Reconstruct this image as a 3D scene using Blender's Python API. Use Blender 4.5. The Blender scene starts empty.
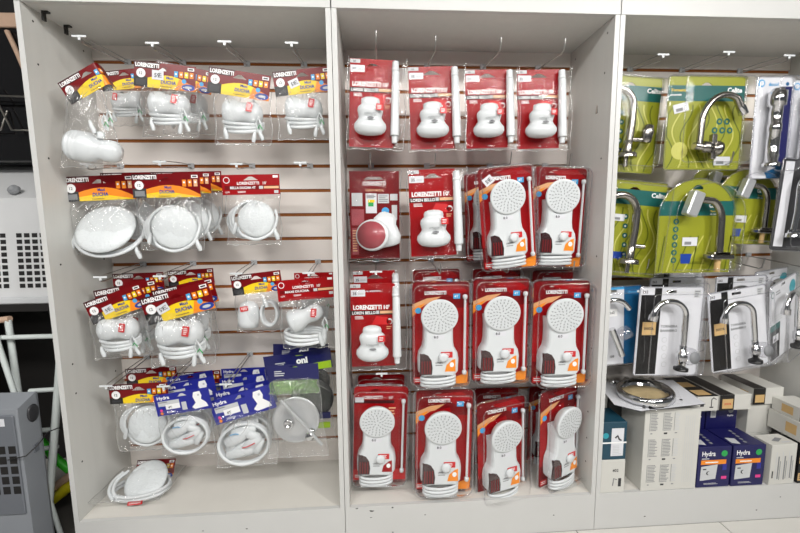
import bpy, math, random
from mathutils import Vector, Matrix
from mathutils.geometry import tessellate_polygon
from math import pi, sin, cos, radians as rad

scene = bpy.context.scene
C = scene.collection
rng = random.Random(7)

# ------------------------------------------------------------------ camera
F_PX, CAM = 380.44, Vector((0.137, -1.340, 1.222))
YAW, PITCH, ROLL = 0.0603, -0.1138, -0.0099
fw = Vector((sin(YAW) * cos(PITCH), cos(YAW) * cos(PITCH), sin(PITCH)))
r0 = Vector((cos(YAW), -sin(YAW), 0)); u0 = r0.cross(fw)
cr = r0 * cos(ROLL) + u0 * sin(ROLL); cu = u0 * cos(ROLL) - r0 * sin(ROLL)
cam = bpy.data.cameras.new('camera'); co = bpy.data.objects.new('camera', cam); C.objects.link(co)
cam.sensor_width = 36; cam.lens = 36 * F_PX / 800; cam.clip_start = 0.02
m = Matrix((cr, cu, -fw)).transposed().to_4x4(); m.translation = CAM
co.matrix_world = m; scene.camera = co

# ------------------------------------------------------------------ light
scene.view_settings.view_transform = 'Standard'; scene.view_settings.look = 'None'
scene.view_settings.gamma = 1; scene.view_settings.exposure = -0.45
scene.cycles.transparent_max_bounces = 24
scene.cycles.max_bounces = 8
w = bpy.data.worlds.new('world'); scene.world = w; w.use_nodes = True
w.node_tree.nodes['Background'].inputs[0].default_value = (0.93, 0.97, 1, 1)
w.node_tree.nodes['Background'].inputs[1].default_value = 0.14


def lamp(x, y, z, lx, ly, power, col=(1, .98, .95), aim=(0, 0, -1)):
    l = bpy.data.lights.new('ceiling_tube_light', 'AREA'); l.shape = 'RECTANGLE'; l.size = lx; l.size_y = ly
    l.energy = power; l.color = col
    o = bpy.data.objects.new('ceiling_tube_light', l); C.objects.link(o); o.location = (x, y, z)
    o.rotation_euler = Vector(aim).to_track_quat('-Z', 'Y').to_euler()


lamp(-0.3, -1.5, 2.9, 2.4, .2, 8, aim=(0, .5, -1))
lamp(-1.3, -2.3, 2.85, 1.6, .3, 74, aim=(0, .4, -1))
lamp(1.0, -2.3, 2.85, 1.6, .3, 65, aim=(0, .4, -1))
lamp(-0.2, -5.6, 2.85, 3.0, .3, 70, aim=(0, 1, -.4))
lamp(2.3, -2.2, 2.85, .3, 1.3, 110, aim=(-1, .5, -.6))


def at(px, py, y):
    d = fw + cr * ((px - 400) / F_PX) - cu * ((py - 266.5) / F_PX)
    return CAM + d * ((y - CAM.y) / d.y)


# ------------------------------------------------------------------ materials
M = {}


def lin(c):
    return tuple((v / 255 / 12.92 if v / 255 <= .04045 else ((v / 255 + .055) / 1.055) ** 2.4) for v in c) + (1,)


def mat(name, col, rough=.5, metal=0, var=.06, scale=40, bump=0, bscale=200, spec=.5, stretch=None, coat=0):
    m = bpy.data.materials.new(name); m.use_nodes = True; t = m.node_tree; n = t.nodes; b = n['Principled BSDF']
    b.inputs['Roughness'].default_value = rough; b.inputs['Metallic'].default_value = metal
    b.inputs['Specular IOR Level'].default_value = spec; b.inputs['Coat Weight'].default_value = coat
    tc = n.new('ShaderNodeTexCoord'); mp = n.new('ShaderNodeMapping')
    t.links.new(tc.outputs['Object'], mp.inputs[0])
    if stretch: mp.inputs['Scale'].default_value = stretch
    no = n.new('ShaderNodeTexNoise'); no.inputs['Scale'].default_value = scale; no.inputs['Detail'].default_value = 4
    t.links.new(mp.outputs[0], no.inputs['Vector'])
    hs = n.new('ShaderNodeMix'); hs.data_type = 'RGBA'
    c = lin(col)
    hs.inputs[6].default_value = tuple(min(1, v * (1 - var)) for v in c[:3]) + (1,)
    hs.inputs[7].default_value = tuple(min(1, v * (1 + var)) for v in c[:3]) + (1,)
    t.links.new(no.outputs['Fac'], hs.inputs[0]); t.links.new(hs.outputs[2], b.inputs['Base Color'])
    if bump:
        bn = n.new('ShaderNodeTexNoise'); bn.inputs['Scale'].default_value = bscale
        t.links.new(mp.outputs[0], bn.inputs['Vector'])
        bp = n.new('ShaderNodeBump'); bp.inputs['Strength'].default_value = bump; bp.inputs['Distance'].default_value = .004
        t.links.new(bn.outputs['Fac'], bp.inputs['Height']); t.links.new(bp.outputs[0], b.inputs['Normal'])
    M[name] = m
    return m


def film(name, tint=(1, 1, 1), base=.05, edge=.5, haze=.06, bump=.5, bscale=30, stretch=(1, 1, 1), rough=.09, dist=.0045, turn=0, detail=1.5):
    m = bpy.data.materials.new(name); m.use_nodes = True; t = m.node_tree; n = t.nodes
    n.remove(n['Principled BSDF']); out = n['Material Output']
    tr = n.new('ShaderNodeBsdfTransparent'); tr.inputs[0].default_value = tint + (1,)
    gl = n.new('ShaderNodeBsdfGlossy'); gl.inputs['Roughness'].default_value = rough
    di = n.new('ShaderNodeBsdfDiffuse'); di.inputs[0].default_value = (.9, .9, .9, 1)
    lw = n.new('ShaderNodeLayerWeight'); lw.inputs[0].default_value = .25
    mr = n.new('ShaderNodeMapRange'); mr.inputs[3].default_value = base; mr.inputs[4].default_value = edge
    pw = n.new('ShaderNodeMath'); pw.operation = 'POWER'; pw.inputs[1].default_value = 2.2
    t.links.new(lw.outputs['Facing'], pw.inputs[0]); t.links.new(pw.outputs[0], mr.inputs[0])
    tc = n.new('ShaderNodeTexCoord'); mp = n.new('ShaderNodeMapping'); mp.inputs['Scale'].default_value = stretch
    no = n.new('ShaderNodeTexNoise'); no.inputs['Scale'].default_value = bscale; no.inputs['Detail'].default_value = detail
    no.inputs['Distortion'].default_value = .6
    bp = n.new('ShaderNodeBump'); bp.inputs['Strength'].default_value = bump; bp.inputs['Distance'].default_value = dist
    mq = n.new('ShaderNodeMapping'); mq.inputs['Rotation'].default_value = (0, turn, 0)
    t.links.new(tc.outputs['Object'], mq.inputs[0]); t.links.new(mq.outputs[0], mp.inputs[0]); t.links.new(mp.outputs[0], no.inputs['Vector'])
    t.links.new(no.outputs['Fac'], bp.inputs['Height'])
    t.links.new(bp.outputs[0], gl.inputs['Normal']); t.links.new(bp.outputs[0], lw.inputs['Normal'])
    m1 = n.new('ShaderNodeMixShader'); m2 = n.new('ShaderNodeMixShader'); m1.inputs[0].default_value = haze
    t.links.new(tr.outputs[0], m1.inputs[1]); t.links.new(di.outputs[0], m1.inputs[2])
    t.links.new(mr.outputs[0], m2.inputs[0]); t.links.new(m1.outputs[0], m2.inputs[1]); t.links.new(gl.outputs[0], m2.inputs[2])
    t.links.new(m2.outputs[0], out.inputs[0])
    M[name] = m


mat('laminate', (206, 206, 202), .42, var=.05, scale=6, stretch=(6, 6, .6), bump=.05, bscale=60)
mat('laminate_edge', (200, 200, 198), .4, var=.03, scale=8)
mat('deck', (214, 211, 204), .45, var=.08, scale=7)
mat('slat', (232, 225, 219), .4, var=.05, scale=5, stretch=(.6, 3, 6))
mat('groove', (150, 88, 38), .8, var=.25, scale=30)
mat('hole', (22, 20, 20), .7)
mat('bracket_black', (30, 28, 27), .5)
mat('floor_tile', (206, 204, 198), .22, var=.06, scale=3)
mat('grout', (90, 86, 82), .9)
mat('dark_wall', (18, 17, 17), .7, var=.3, scale=4)
mat('shop_wall', (130, 128, 124), .8)
mat('white_plastic', (212, 216, 218), .28, var=.02, scale=20)
mat('white_face', (214, 219, 221), .33, var=.05, scale=90, bump=.5, bscale=110)
mat('white_matte', (226, 226, 224), .5, var=.03)
mat('nozzle', (140, 145, 148), .5)
mat('red', (152, 10, 17), .28, var=.08, scale=12, spec=.3)
mat('bright_red', (200, 30, 34), .4, coat=.1)
mat('dark_red', (112, 10, 16), .28, var=.1, scale=12, spec=.3)
mat('maroon', (62, 14, 18), .4, coat=.1)
mat('black', (20, 19, 20), .4, coat=.1)
mat('charcoal', (50, 50, 53), .45)
mat('grey', (130, 132, 135), .5)
mat('light_grey', (196, 198, 200), .5)
mat('yellow', (240, 206, 24), .4, coat=.1)
mat('orange', (238, 138, 30), .4, var=.12, scale=14, coat=.1)
mat('tan', (214, 160, 112), .4, var=.15, scale=12)
mat('peach', (226, 176, 134), .4, var=.1)
mat('sky_blue', (70, 160, 214), .4)
mat('royal', (26, 62, 150), .4, coat=.1)
mat('hydra', (34, 40, 140), .35, var=.06, coat=.1)
mat('navy', (24, 26, 86), .35, var=.08, coat=.1)
mat('box_navy', (22, 22, 80), .4, var=.08)
mat('lime', (166, 206, 36), .4)
mat('green_card', (142, 146, 34), .38, var=.05, scale=10, coat=.1)
mat('green_light', (190, 188, 96), .4, var=.05)
mat('green_dark', (92, 102, 16), .4, var=.05)
mat('teal', (22, 92, 88), .35, var=.05, coat=.1)
mat('teal_box', (26, 66, 84), .4, var=.08)
mat('aqua', (40, 150, 165), .4)
mat('docol_blue', (24, 92, 140), .4, coat=.1)
mat('gold', (204, 170, 116), .4, var=.08)
mat('white_print', (240, 240, 240), .5)
mat('card_white', (216, 217, 222), .4, var=.03, coat=.1)
mat('box_white', (204, 203, 197), .5, var=.04, scale=10)
mat('chrome', (214, 214, 216), .09, metal=1, var=.02)
mat('satin', (168, 164, 158), .22, metal=1, var=.04)
mat('disc_metal', (196, 198, 200), .3, metal=.55, var=.04)
mat('steel', (176, 174, 172), .3, metal=1, var=.05)
mat('smoke_window', (58, 38, 40), .15, var=.2, coat=.6)
mat('back_pink', (160, 72, 80), .4, var=.25, scale=30, coat=.4)
mat('pink', (224, 60, 140), .4)
mat('green_dot', (40, 160, 80), .4)
mat('appliance_grey', (138, 142, 148), .45, var=.05, scale=10)
mat('appliance_dark', (104, 108, 115), .45, var=.05, scale=10)
mat('appliance_white', (206, 207, 208), .4, var=.05, scale=9)
mat('ladder_white', (205, 212, 210), .4, var=.06)
mat('hose_green', (70, 226, 56), .4)
mat('vivid_yellow', (226, 214, 30), .45)
mat('cardboard', (190, 160, 138), .8, var=.1)
mat('glass_black', (20, 19, 20), .08, coat=.5, var=.3, scale=5)
mat('wire', (150, 146, 140), .35, metal=1)
mat('beige', (190, 170, 130), .5, var=.25, scale=40)
film('bag_film', base=.05, edge=.9, haze=.03, bump=1, bscale=55, stretch=(1.6, 1, .16), rough=.06, dist=.008, turn=.55, detail=2)
film('cap_film', base=.006, edge=.2, haze=0, bump=.15, bscale=20, rough=.05)
film('thick_film', base=.05, edge=.7, haze=.05, bump=1, bscale=55, stretch=(1.6, 1, .2), rough=.08, dist=.01, turn=.4, detail=2)
film('fold_film', base=.3, edge=.8, haze=.3, bump=.1, rough=.12)
film('wrap_film', base=.014, edge=.5, haze=.0, bump=.8, bscale=45, rough=.04, dist=.0025)
film('blister_film', base=.012, edge=.8, haze=.0, bump=.5, bscale=24, rough=.04, dist=.004)
film('green_film', tint=(.72, .95, .55), base=.04, edge=.4, haze=.1, bump=.5, bscale=24)
film('crystal', tint=(.93, .93, .95), base=.12, edge=.8, haze=.03, bump=.1, rough=.05)

# ------------------------------------------------------------------ mesh builder
_tc = {}


def text_mesh(s, bold=.0):
    k = (s, bold)
    if k in _tc: return _tc[k]
    cu_ = bpy.data.curves.new('t', 'FONT'); cu_.body = s; cu_.offset = bold; cu_.resolution_u = 2
    o = bpy.data.objects.new('t', cu_); C.objects.link(o)
    dg = bpy.context.evaluated_depsgraph_get(); ev = o.evaluated_get(dg); me = ev.to_mesh()
    vs = [(v.co.x, v.co.y) for v in me.vertices]; fs = [tuple(p.vertices) for p in me.polygons]
    ev.to_mesh_clear(); bpy.data.objects.remove(o); bpy.data.curves.remove(cu_)
    if vs:
        x0 = min(v[0] for v in vs); x1 = max(v[0] for v in vs)
        vs = [((x - x0), y) for x, y in vs]; wd = x1 - x0
    else: wd = 0
    _tc[k] = (vs, fs, wd)
    return _tc[k]


E = .00045


def smooth(pts, n=5):
    P = [Vector(p) for p in pts]; P = [P[0] * 2 - P[1]] + P + [P[-1] * 2 - P[-2]]; out = []
    for i in range(1, len(P) - 2):
        for k in range(n):
            t = k / n; a, b, c, d = P[i - 1:i + 3]
            out.append(.5 * (2 * b + (c - a) * t + (2 * a - 5 * b + 4 * c - d) * t * t + (3 * b - a - 3 * c + d) * t ** 3))
    return out + [P[-2]]


class MB:
    def __init__(s):
        s.v = []; s.f = []; s.m = []; s.sm = []
        s.frame()

    def frame(s, O=(0, 0, 0), U=(1, 0, 0), V=(0, 0, 1)):
        s.O = Vector(O); s.U = Vector(U).normalized(); s.V = Vector(V).normalized(); s.N = s.U.cross(s.V)
        return s

    def P(s, x, z, off=0): return s.O + s.U * x + s.V * z + s.N * off

    def add(s, vs, fs, m, smooth=False):
        b = len(s.v); s.v += [tuple(v) for v in vs]
        for f in fs: s.f.append(tuple(b + i for i in f)); s.m.append(m); s.sm.append(smooth)

    # flat prints in the current frame
    def poly(s, pts, m, lay=1, holes=None):
        loops = [[Vector((x, z, 0)) for x, z in pts]] + [[Vector((x, z, 0)) for x, z in h] for h in (holes or [])]
        tri = tessellate_polygon(loops); flat = [p for l in loops for p in l]
        fs = []
        for t in tri:
            a, b, c = (flat[i] for i in t)
            if (b - a).cross(c - a).z < 0: t = (t[0], t[2], t[1])
            fs.append(t)
        s.add([s.P(p.x, p.y, lay * E) for p in flat], fs, m)

    def rect(s, x0, x1, z0, z1, m, lay=1):
        s.add([s.P(x0, z0, lay * E), s.P(x1, z0, lay * E), s.P(x1, z1, lay * E), s.P(x0, z1, lay * E)], [(0, 1, 2, 3)], m)

    def disc(s, x, z, r, m, lay=1, rz=None, n=20):
        rz = rz or r
        s.poly([(x + r * cos(2 * pi * i / n), z + rz * sin(2 * pi * i / n)) for i in range(n)], m, lay)

    def text(s, t, x, z, h, m, lay=2, w=None, bold=.02, anchor='l', slant=0, rot=0):
        vs, fs, wd = text_mesh(t, bold); k = h / .72; kx = w / wd if w and wd else k
        ox = x if anchor == 'l' else (x - kx * wd / 2 if anchor == 'c' else x - kx * wd)
        pts = []
        for a, b in vs:
            px, pz = a * kx + slant * b * k, b * k
            if rot: px, pz = px * cos(rot) - pz * sin(rot), px * sin(rot) + pz * cos(rot)
            pts.append(s.P(ox + px, z + pz, lay * E))
        s.add(pts, fs, m)

    def lines(s, x0, x1, z0, z1, n, m, lay=1, rnd=None):
        # rows of fine print
        h = (z1 - z0) / n
        for i in range(n):
            e = x1 - ((x1 - x0) * (rnd or rng).random() * .35)
            s.rect(x0, e, z0 + i * h + h * .25, z0 + i * h + h * .7, m, lay)

    def slab(s, pts, t, m, mside=None, holes=None):
        # a sheet of the outline pts: front on the frame plane, t thick behind it
        s.poly(pts, m, 0, holes)
        loops = [pts] + (holes or [])
        n0 = len(s.f)
        s.O = s.O - s.N * t; s.poly(pts, mside or m, 0, holes); s.O = s.O + s.N * t
        for i in range(n0, len(s.f)): s.f[i] = s.f[i][::-1]
        for l in loops:
            n = len(l)
            vs = [s.P(x, z, 0) for x, z in l] + [s.P(x, z, -t) for x, z in l]
            s.add(vs, [(i, n + i, n + (i + 1) % n, (i + 1) % n) for i in range(n)], mside or m)

    def box(s, x0, x1, y0, y1, z0, z1, m, b=0):
        if b:
            pts = [(x0 + b, z0), (x1 - b, z0), (x1, z0 + b), (x1, z1 - b), (x1 - b, z1), (x0 + b, z1), (x0, z1 - b), (x0, z0 + b)]
            rings = []
            for y, d in ((y0, b), (y0 + b, 0), (y1 - b, 0), (y1, b)):
                cx, cz = (x0 + x1) / 2, (z0 + z1) / 2
                rings.append([(x + math.copysign(d, cx - x), y, z + math.copysign(d, cz - z)) for x, z in pts])
            s.loft(rings, m, cap=True); return
        v = [(x0, y0, z0), (x1, y0, z0), (x1, y1, z0), (x0, y1, z0), (x0, y0, z1), (x1, y0, z1), (x1, y1, z1), (x0, y1, z1)]
        s.add(v, [(0, 1, 5, 4), (1, 2, 6, 5), (2, 3, 7, 6), (3, 0, 4, 7), (4, 5, 6, 7), (3, 2, 1, 0)], m)

    def loft(s, rings, m, cap=True, smooth=False, closed=True):
        n = len(rings[0]); vs = [p for r in rings for p in r]; fs = []
        for i in range(len(rings) - 1):
            for j in range(n if closed else n - 1):
                k = (j + 1) % n
                fs.append((i * n + j, i * n + k, (i + 1) * n + k, (i + 1) * n + j))
        s.add(vs, fs, m, smooth)
        if cap:
            s.add(rings[0], [tuple(range(n))[::-1]], m); s.add(rings[-1], [tuple(range(n))], m)

    def lathe(s, prof, O, A, m, seg=28, sq=(1, 1), up=None):
        # prof (t along A, r)
        A = Vector(A).normalized(); u = A.cross(Vector(up) if up else (Vector((0, 0, 1)) if abs(A.z) < .9 else Vector((1, 0, 0)))).normalized(); v = A.cross(u)
        O = Vector(O); rings = []
        for t, r in prof:
            rings.append([O + A * t + (u * cos(2 * pi * j / seg) * sq[0] + v * sin(2 * pi * j / seg) * sq[1]) * max(r, 1e-5) for j in range(seg)])
        s.loft(rings, m, cap=False, smooth=True)
        s.add(rings[0], [tuple(range(seg))[::-1]], m); s.add(rings[-1], [tuple(range(seg))], m)

    def tube(s, pts, r, m, seg=10, closed=False, flat=1):
        P = [Vector(p) for p in pts]; n = len(P); rings = []; prev = None
        if isinstance(r, (list, tuple)): r = [r[min(len(r) - 1, round(i * (len(r) - 1) / (n - 1)))] for i in range(n)] if len(r) != n else r
        for i in range(n):
            a = P[i - 1] if (i > 0 or closed) else P[i]; b = P[(i + 1) % n] if (i < n - 1 or closed) else P[i]
            t = (b - a).normalized()
            if prev is None: u = t.orthogonal().normalized()
            else: u = (prev - t * prev.dot(t)).normalized()
            prev = u; v = t.cross(u); rr = r[i] if isinstance(r, (list, tuple)) else r
            rings.append([P[i] + (u * cos(2 * pi * j / seg) + v * sin(2 * pi * j / seg) * flat) * rr for j in range(seg)])
        if closed:
            s.loft(rings + [rings[0]], m, cap=False, smooth=True)
        else:
            s.loft(rings, m, cap=True, smooth=True)

    def clipx(s, xs):
        # cut every face along the planes x = const so that the sheet can be bent
        for x in xs:
            nf, nm, ns = [], [], []
            for f, m, sm in zip(s.f, s.m, s.sm):
                d = [s.v[i][0] - x for i in f]
                if min(d) > -1e-7 or max(d) < 1e-7: nf.append(f); nm.append(m); ns.append(sm); continue
                A, B = [], []
                for q in range(len(f)):
                    i, j = f[q], f[(q + 1) % len(f)]; di, dj = d[q], d[(q + 1) % len(f)]
                    if di <= 0: A.append(i)
                    if di >= 0: B.append(i)
                    if di * dj < 0:
                        t = di / (di - dj); a, b = s.v[i], s.v[j]
                        s.v.append(tuple(a[k] + (b[k] - a[k]) * t for k in range(3)))
                        A.append(len(s.v) - 1); B.append(len(s.v) - 1)
                for g in (A, B):
                    if len(g) > 2: nf.append(tuple(g)); nm.append(m); ns.append(sm)
            s.f, s.m, s.sm = nf, nm, ns
        return s

    def bend(s, fn):
        s.v = [tuple(fn(*v)) for v in s.v]; return s

    def xf(s, mx):
        s.v = [tuple(mx @ Vector(v)) for v in s.v]; return s

    def build(s, name, parent=None, label=None):
        me = bpy.data.meshes.new(name); me.from_pydata(s.v, [], s.f)
        keys = []
        for k in s.m:
            if k not in keys: keys.append(k)
        for k in keys: me.materials.append(M[k])
        me.polygons.foreach_set('material_index', [keys.index(k) for k in s.m])
        me.polygons.foreach_set('use_smooth', s.sm); me.update()
        o = bpy.data.objects.new(name, me); C.objects.link(o)
        if parent: o.parent = parent
        if label: o['label'] = label
        return o


def rr(x0, x1, z0, z1, r, n=5):
    p = []
    for cx, cz, a in ((x1 - r, z0 + r, -90), (x1 - r, z1 - r, 0), (x0 + r, z1 - r, 90), (x0 + r, z0 + r, 180)):
        for i in range(n + 1):
            t = rad(a + 90 * i / n); p.append((cx + r * cos(t), cz + r * sin(t)))
    return p


def empty(name, loc=(0, 0, 0), rot=(0, 0, 0)):
    o = bpy.data.objects.new(name, None); C.objects.link(o); o.location = loc; o.rotation_euler = rot
    o.empty_display_size = .05
    return o


def tag(o, label, cat, group=None):
    o['label'] = label; o['category'] = cat
    if group: o['group'] = group
    return o


def struct(o):
    o['kind'] = 'structure'; return o


def kids(o): return [c for c in bpy.data.objects if c.parent == o]


def copy_tree(o, parent=None):
    c = o.copy(); C.objects.link(c); c.parent = parent
    for ch in kids(o):
        if not ch.name.startswith('price_sticker'): copy_tree(ch, c)
    return c


# ------------------------------------------------------------------ the setting
XL, X1, X2, X3, ZT, ZB, D = -.961, 0, .982, 1.953, 1.922, .1516, .301
ZS = 1.861
mb = MB()
for i in range(-4, 6):
    for j in range(-5, 3):
        x, y = 1.51 + i * .6, -.0 + j * .6
        if i == -5: continue
        mb.box(x + .002, x + .598, y - .6 + .002, y - .002, -.01, 0, 'floor_tile')
mb.box(-1.4, 4, -3.2, 1.3, -.03, -.003, 'grout')
mb.box(-2.6, -1.4, -3.2, 1.3, -.03, -.001, 'floor_tile')
struct(mb.build('floor'))
mb = MB(); mb.box(-3.2, 4.2, .75, .8, 0, 3.0, 'dark_wall'); struct(mb.build('wall_back'))
mb = MB(); mb.box(-3.2, 4.2, -4.2, .8, 3.0, 3.05, 'shop_wall'); struct(mb.build('ceiling'))


def cabinet(x0, x1, label, left_black=False):
    t = tag(empty('display_cabinet', ((x0 + x1) / 2, D / 2, 0)), label, 'display cabinet', None)
    ox, oy = t.location.x, t.location.y
    pb = lambda mb, n: mb.xf(Matrix.Translation((-ox, -oy, 0))).build(n, t)
    for sx, xa, xb in ((0, x0 + .001, x0 + .018), (1, x1 - .018, x1 - .001)):
        mb = MB(); mb.box(xa, xb, .0025, D + .02, 0, ZT - .0005, 'laminate'); mb.box(xa, xb, 0, .0024, 0, ZT - .0005, 'laminate_edge')
        xi = xb if sx == 0 else xa; d = 1 if sx == 0 else -1
        mb.frame((xi, 0, 0), (0, d, 0), (0, 0, 1))
        for z in [ZT - .04, 1.45, 1.09, .73, .62, .47, .36, .26, 1.75]:
            for y in (.045, .26):
                if rng.random() < .8: mb.disc(d * y + rng.uniform(-.004, .004), z, .0035, 'hole')
        pb(mb, 'side_panel')
    mb = MB(); mb.box(x0 + .018, x1 - .018, .016, D + .02, ZT, ZT + .018, 'laminate')
    mb.frame((0, 0, ZT), (1, 0, 0), (0, 1, 0)) if False else None
    pb(mb, 'top_panel')
    mb = MB(); mb.box(x0 + .002, x1 - .002, -.002, .015, ZT, ZT + .32, 'laminate_edge'); pb(mb, 'fascia_board')
    mb = MB(); mb.box(x0 + .018, x1 - .018, 0.015, D, ZB - .016, ZB, 'deck'); pb(mb, 'base_shelf')
    mb = MB(); mb.box(x0 + .018, x1 - .018, 0, .0145, 0.0, ZB - .0005, 'laminate_edge')
    mb.frame((0, 0, 0))
    for i in range(3):
        a, b = x0 + .12 + rng.random() * .7, .03 + rng.random() * .09
        mb.disc(a, b, .0025 + .0015 * rng.random(), 'hole', rz=.002)
    pb(mb, 'kick_board')
    mb = MB(); mb.box(x0 + .018, x1 - .018, D + .007, D + .03, ZB, ZT, 'groove')
    edges = [ZT] + [ZS - .1 * k for k in range(18) if ZS - .1 * k > ZB + .02] + [ZB]
    for i in range(len(edges) - 1):
        a = edges[i] - (.0068 if i else 0); b = edges[i + 1] + (.0068 if i < len(edges) - 2 else 0)
        mb.box(x0 + .018, x1 - .018, D, D + .0075, b, a, 'slat')
    pb(mb, 'slatwall_panel')
    return t


c1 = cabinet(XL - .018, X1, 'white laminate display cabinet on the left, hung with bagged showers under red and yellow headers')
c2 = cabinet(X1, X2, 'white laminate display cabinet in the middle, hung with red shower packs')
c3 = cabinet(X2, X3 + .018, 'white laminate display cabinet on the right, with tap packs above stacked boxes')
mb = MB()
for px, py in ((29, 9), (54, 21)):
    p = at(px, py, .06 if px < 40 else .15); y = p.y
    q = .06 if px < 40 else .15
    mb = MB(); mb.box(-.942, -.922, q - .006, q + .006, ZT - .006, ZT - .0005, 'bracket_black'); mb.box(-.9425, -.936, q - .006, q + .006, ZT - .03, ZT - .006, 'bracket_black')
    mb.xf(Matrix.Translation(-c1.location)).build('angle_bracket', c1, 'small black corner bracket under the top board')
# chipped paint on the middle kick board
mb = MB(); mb.frame()
for px, py, r in ((371.5, 511, .008), (371, 517.5, .004), (392.5, 507.5, .0045), (357, 508.5, .005)):
    p = at(px, py, 0); mb = MB(); mb.frame()
    mb.poly([(p.x + r * (1 + .4 * sin(3 * a + px)) * cos(a), p.z + r * .45 * (1 + .4 * cos(2 * a + px)) * sin(a)) for a in [2 * pi * i / 11 for i in range(11)]], 'hole')
    mb.xf(Matrix.Translation(-c2.location)).build('paint_chip', c2)

# ------------------------------------------------------------------ hooks
def make_hook(kind, L):
    t = empty('slatwall_hook')
    mb = MB(); mb.box(-.012, .012, -.0025, .004, -.01, .012, 'light_grey', .001); mb.build('hook_plate', t)
    mb = MB()
    if kind == 'tag':
        mb.tube([(0, 0, -.004), (0, -.01, -.007), (0, -L * .5, -.02), (0, -L + .02, -.034), (0, -L + .006, -.034), (0, -L, -.028)], .0024, 'steel', 8)
        mb.tube([(0, -.004, .006), (0, -L * .5, -.002), (0, -L + .004, -.014), (0, -L, -.028)], .0016, 'steel', 8)
        mb.build('hook_arm', t)
        mb = MB(); mb.box(-.023, .023, -L - .003, -L, -.022, -.015, 'white_plastic', .001); mb.box(-.004, .004, -L - .002, -L, -.03, -.02, 'white_plastic'); mb.build('price_holder', t, 'white price holder bar')
    else:
        mb.tube([(0, 0, -.004), (0, -.01, -.006), (0, -L * .5, -.017), (0, -L + .02, -.03), (0, -L + .006, -.026), (0, -L, -.004), (0, -L - .002, .012)], .0026, 'steel', 8); mb.build('hook_arm', t)
    return t


hp = {}


def hook(px, py, row, kind, L, label):
    k = (kind, L); x = at(px, py, D).x
    o = make_hook(kind, L) if k not in hp else copy_tree(hp[k]); hp.setdefault(k, o)
    o.location = (x, D, ZS - .1 * row)
    tag(o, label, 'hook', 'wire hooks on the slatwalls')
    return o


# ------------------------------------------------------------------ prints for header cards
def euro(x, z, w, h):
    return [(x - w / 2, z), (x + w / 2, z), (x + w * .12, z + h), (x - w * .12, z + h)]


def header_maxi(W=.225, H=.092, orange=False):
    mb = MB(); x0, x1 = -W / 2, W / 2
    hole = euro(0, -.028, .05, .014)
    mb.slab([(x0, -H), (x1, -H), (x1, 0), (x0, 0)], .0012, 'dark_red', holes=[hole])
    mb.poly([(x0, -.024), (x0 + .082, -.024), (x0 + .098, 0), (x0, 0)], 'maroon', 1)
    mb.text('LORENZETTI', x0 + .005, -.0195, .014, 'white_print', 2, w=.086, bold=.05)
    sw = 'yellow' if not orange else 'orange'
    pts = [(x0 + .05, -H), (x0 + .05, -.058)]
    for i in range(9):
        u = i / 8; pts.append((x0 + .05 + u * (W - .05), -.058 + .022 * sin(u * pi * .9) - .03 * u * u))
    mb.poly(pts + [(x1, -H)], sw, 1)
    if orange:
        mb.poly([(x0 + .05, -H), (x0 + .05, -.075), (x0 + .12, -.066), (x1 - .03, -.084), (x1, -H)], 'yellow', 2)
    else:
        mb.poly([(x1 - .075, -H), (x1 - .06, -.052), (x1 - .02, -.066), (x1, -.075), (x1, -H)], 'orange', 2)
    mb.rect(x0, x0 + .05, -H, -.055, 'black' if not orange else 'charcoal', 1); mb.rect(x0 + .008, x0 + .044, -H + .006, -.064, 'grey' if orange else 'charcoal', 2)
    mb.disc(x0 + .026, -.043, .0165, 'white_print', 3); mb.text('12', x0 + .026, -.048, .010, 'charcoal', 4, anchor='c')
    mb.text('Maxi', x0 + .118, -.056, .010, 'royal', 3, bold=.03)
    mb.text('DUCHA', x0 + .098, -.074, .0125, 'royal', 3, w=.056, bold=.04, slant=.1)
    mb.text('4 temperaturas', x0 + .095, -.086, .005, 'maroon', 3)
    for i, c in enumerate(('sky_blue', 'orange', 'yellow', 'orange') if not orange else ('orange', 'orange', 'peach')):
        cx = x1 - .072 + i * .019 if not orange else x1 - .058 + i * .021
        mb.rect(cx - .007, cx + .007, -.045 if not orange else -.05, -.024, c, 2); mb.disc(cx, -.034, .004, 'white_print', 3, n=8)
    if not orange:
        mb.disc(x1 - .042, -.058, .0085, 'sky_blue', 3)
        mb.disc(x1 - .026, -.079, .025, 'royal', 3, rz=.012); mb.disc(x1 - .026, -.079, .014, 'light_grey', 4, rz=.005)
    mb.rect(x1 - .03, x1 - .006, -.018, -.007, 'white_print', 2); mb.rect(x1 - .026, x1 - .01, -.015, -.010, 'charcoal', 3)
    return mb


def header_bella(W=.215, H=.075, words='BELLA DUCHA 4T'):
    mb = MB(); x0, x1 = -W / 2, W / 2
    mb.slab([(x0, -H), (x1, -H), (x1, 0), (x0, 0)], .0012, 'red', holes=[euro(.0, -.021, .055, .013)])
    mb.disc(x0 + .018, -.02, .012, 'white_print', 1); mb.disc(x0 + .018, -.02, .0095, 'red', 2)
    mb.text('LORENZETTI', -.01, -.037, .0105, 'white_print', 2, anchor='c', w=.082, bold=.03); mb.text("10'", .045, -.037, .010, 'white_print', 2)
    mb.rect(x0 + .01, x1, -.056, -.041, 'dark_red', 1)
    mb.text(words, x0 + .03, -.053, .009, 'white_print', 2, w=.095, bold=.03)
    mb.rect(.03, .045, -.054, -.043, 'light_grey', 2); mb.rect(.048, x1 - .004, -.053, -.044, 'peach', 2)
    mb.text('127V', x0 + .012, -.068, .006, 'white_print', 2); mb.text('5500W', -.05, -.068, .007, 'white_print', 2)
    mb.rect(x1 - .022, x1 - .006, -.071, -.06, 'light_grey', 2); mb.rect(x1 - .024, x1 - .005, -.013, -.004, 'white_print', 2)
    return mb


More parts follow.
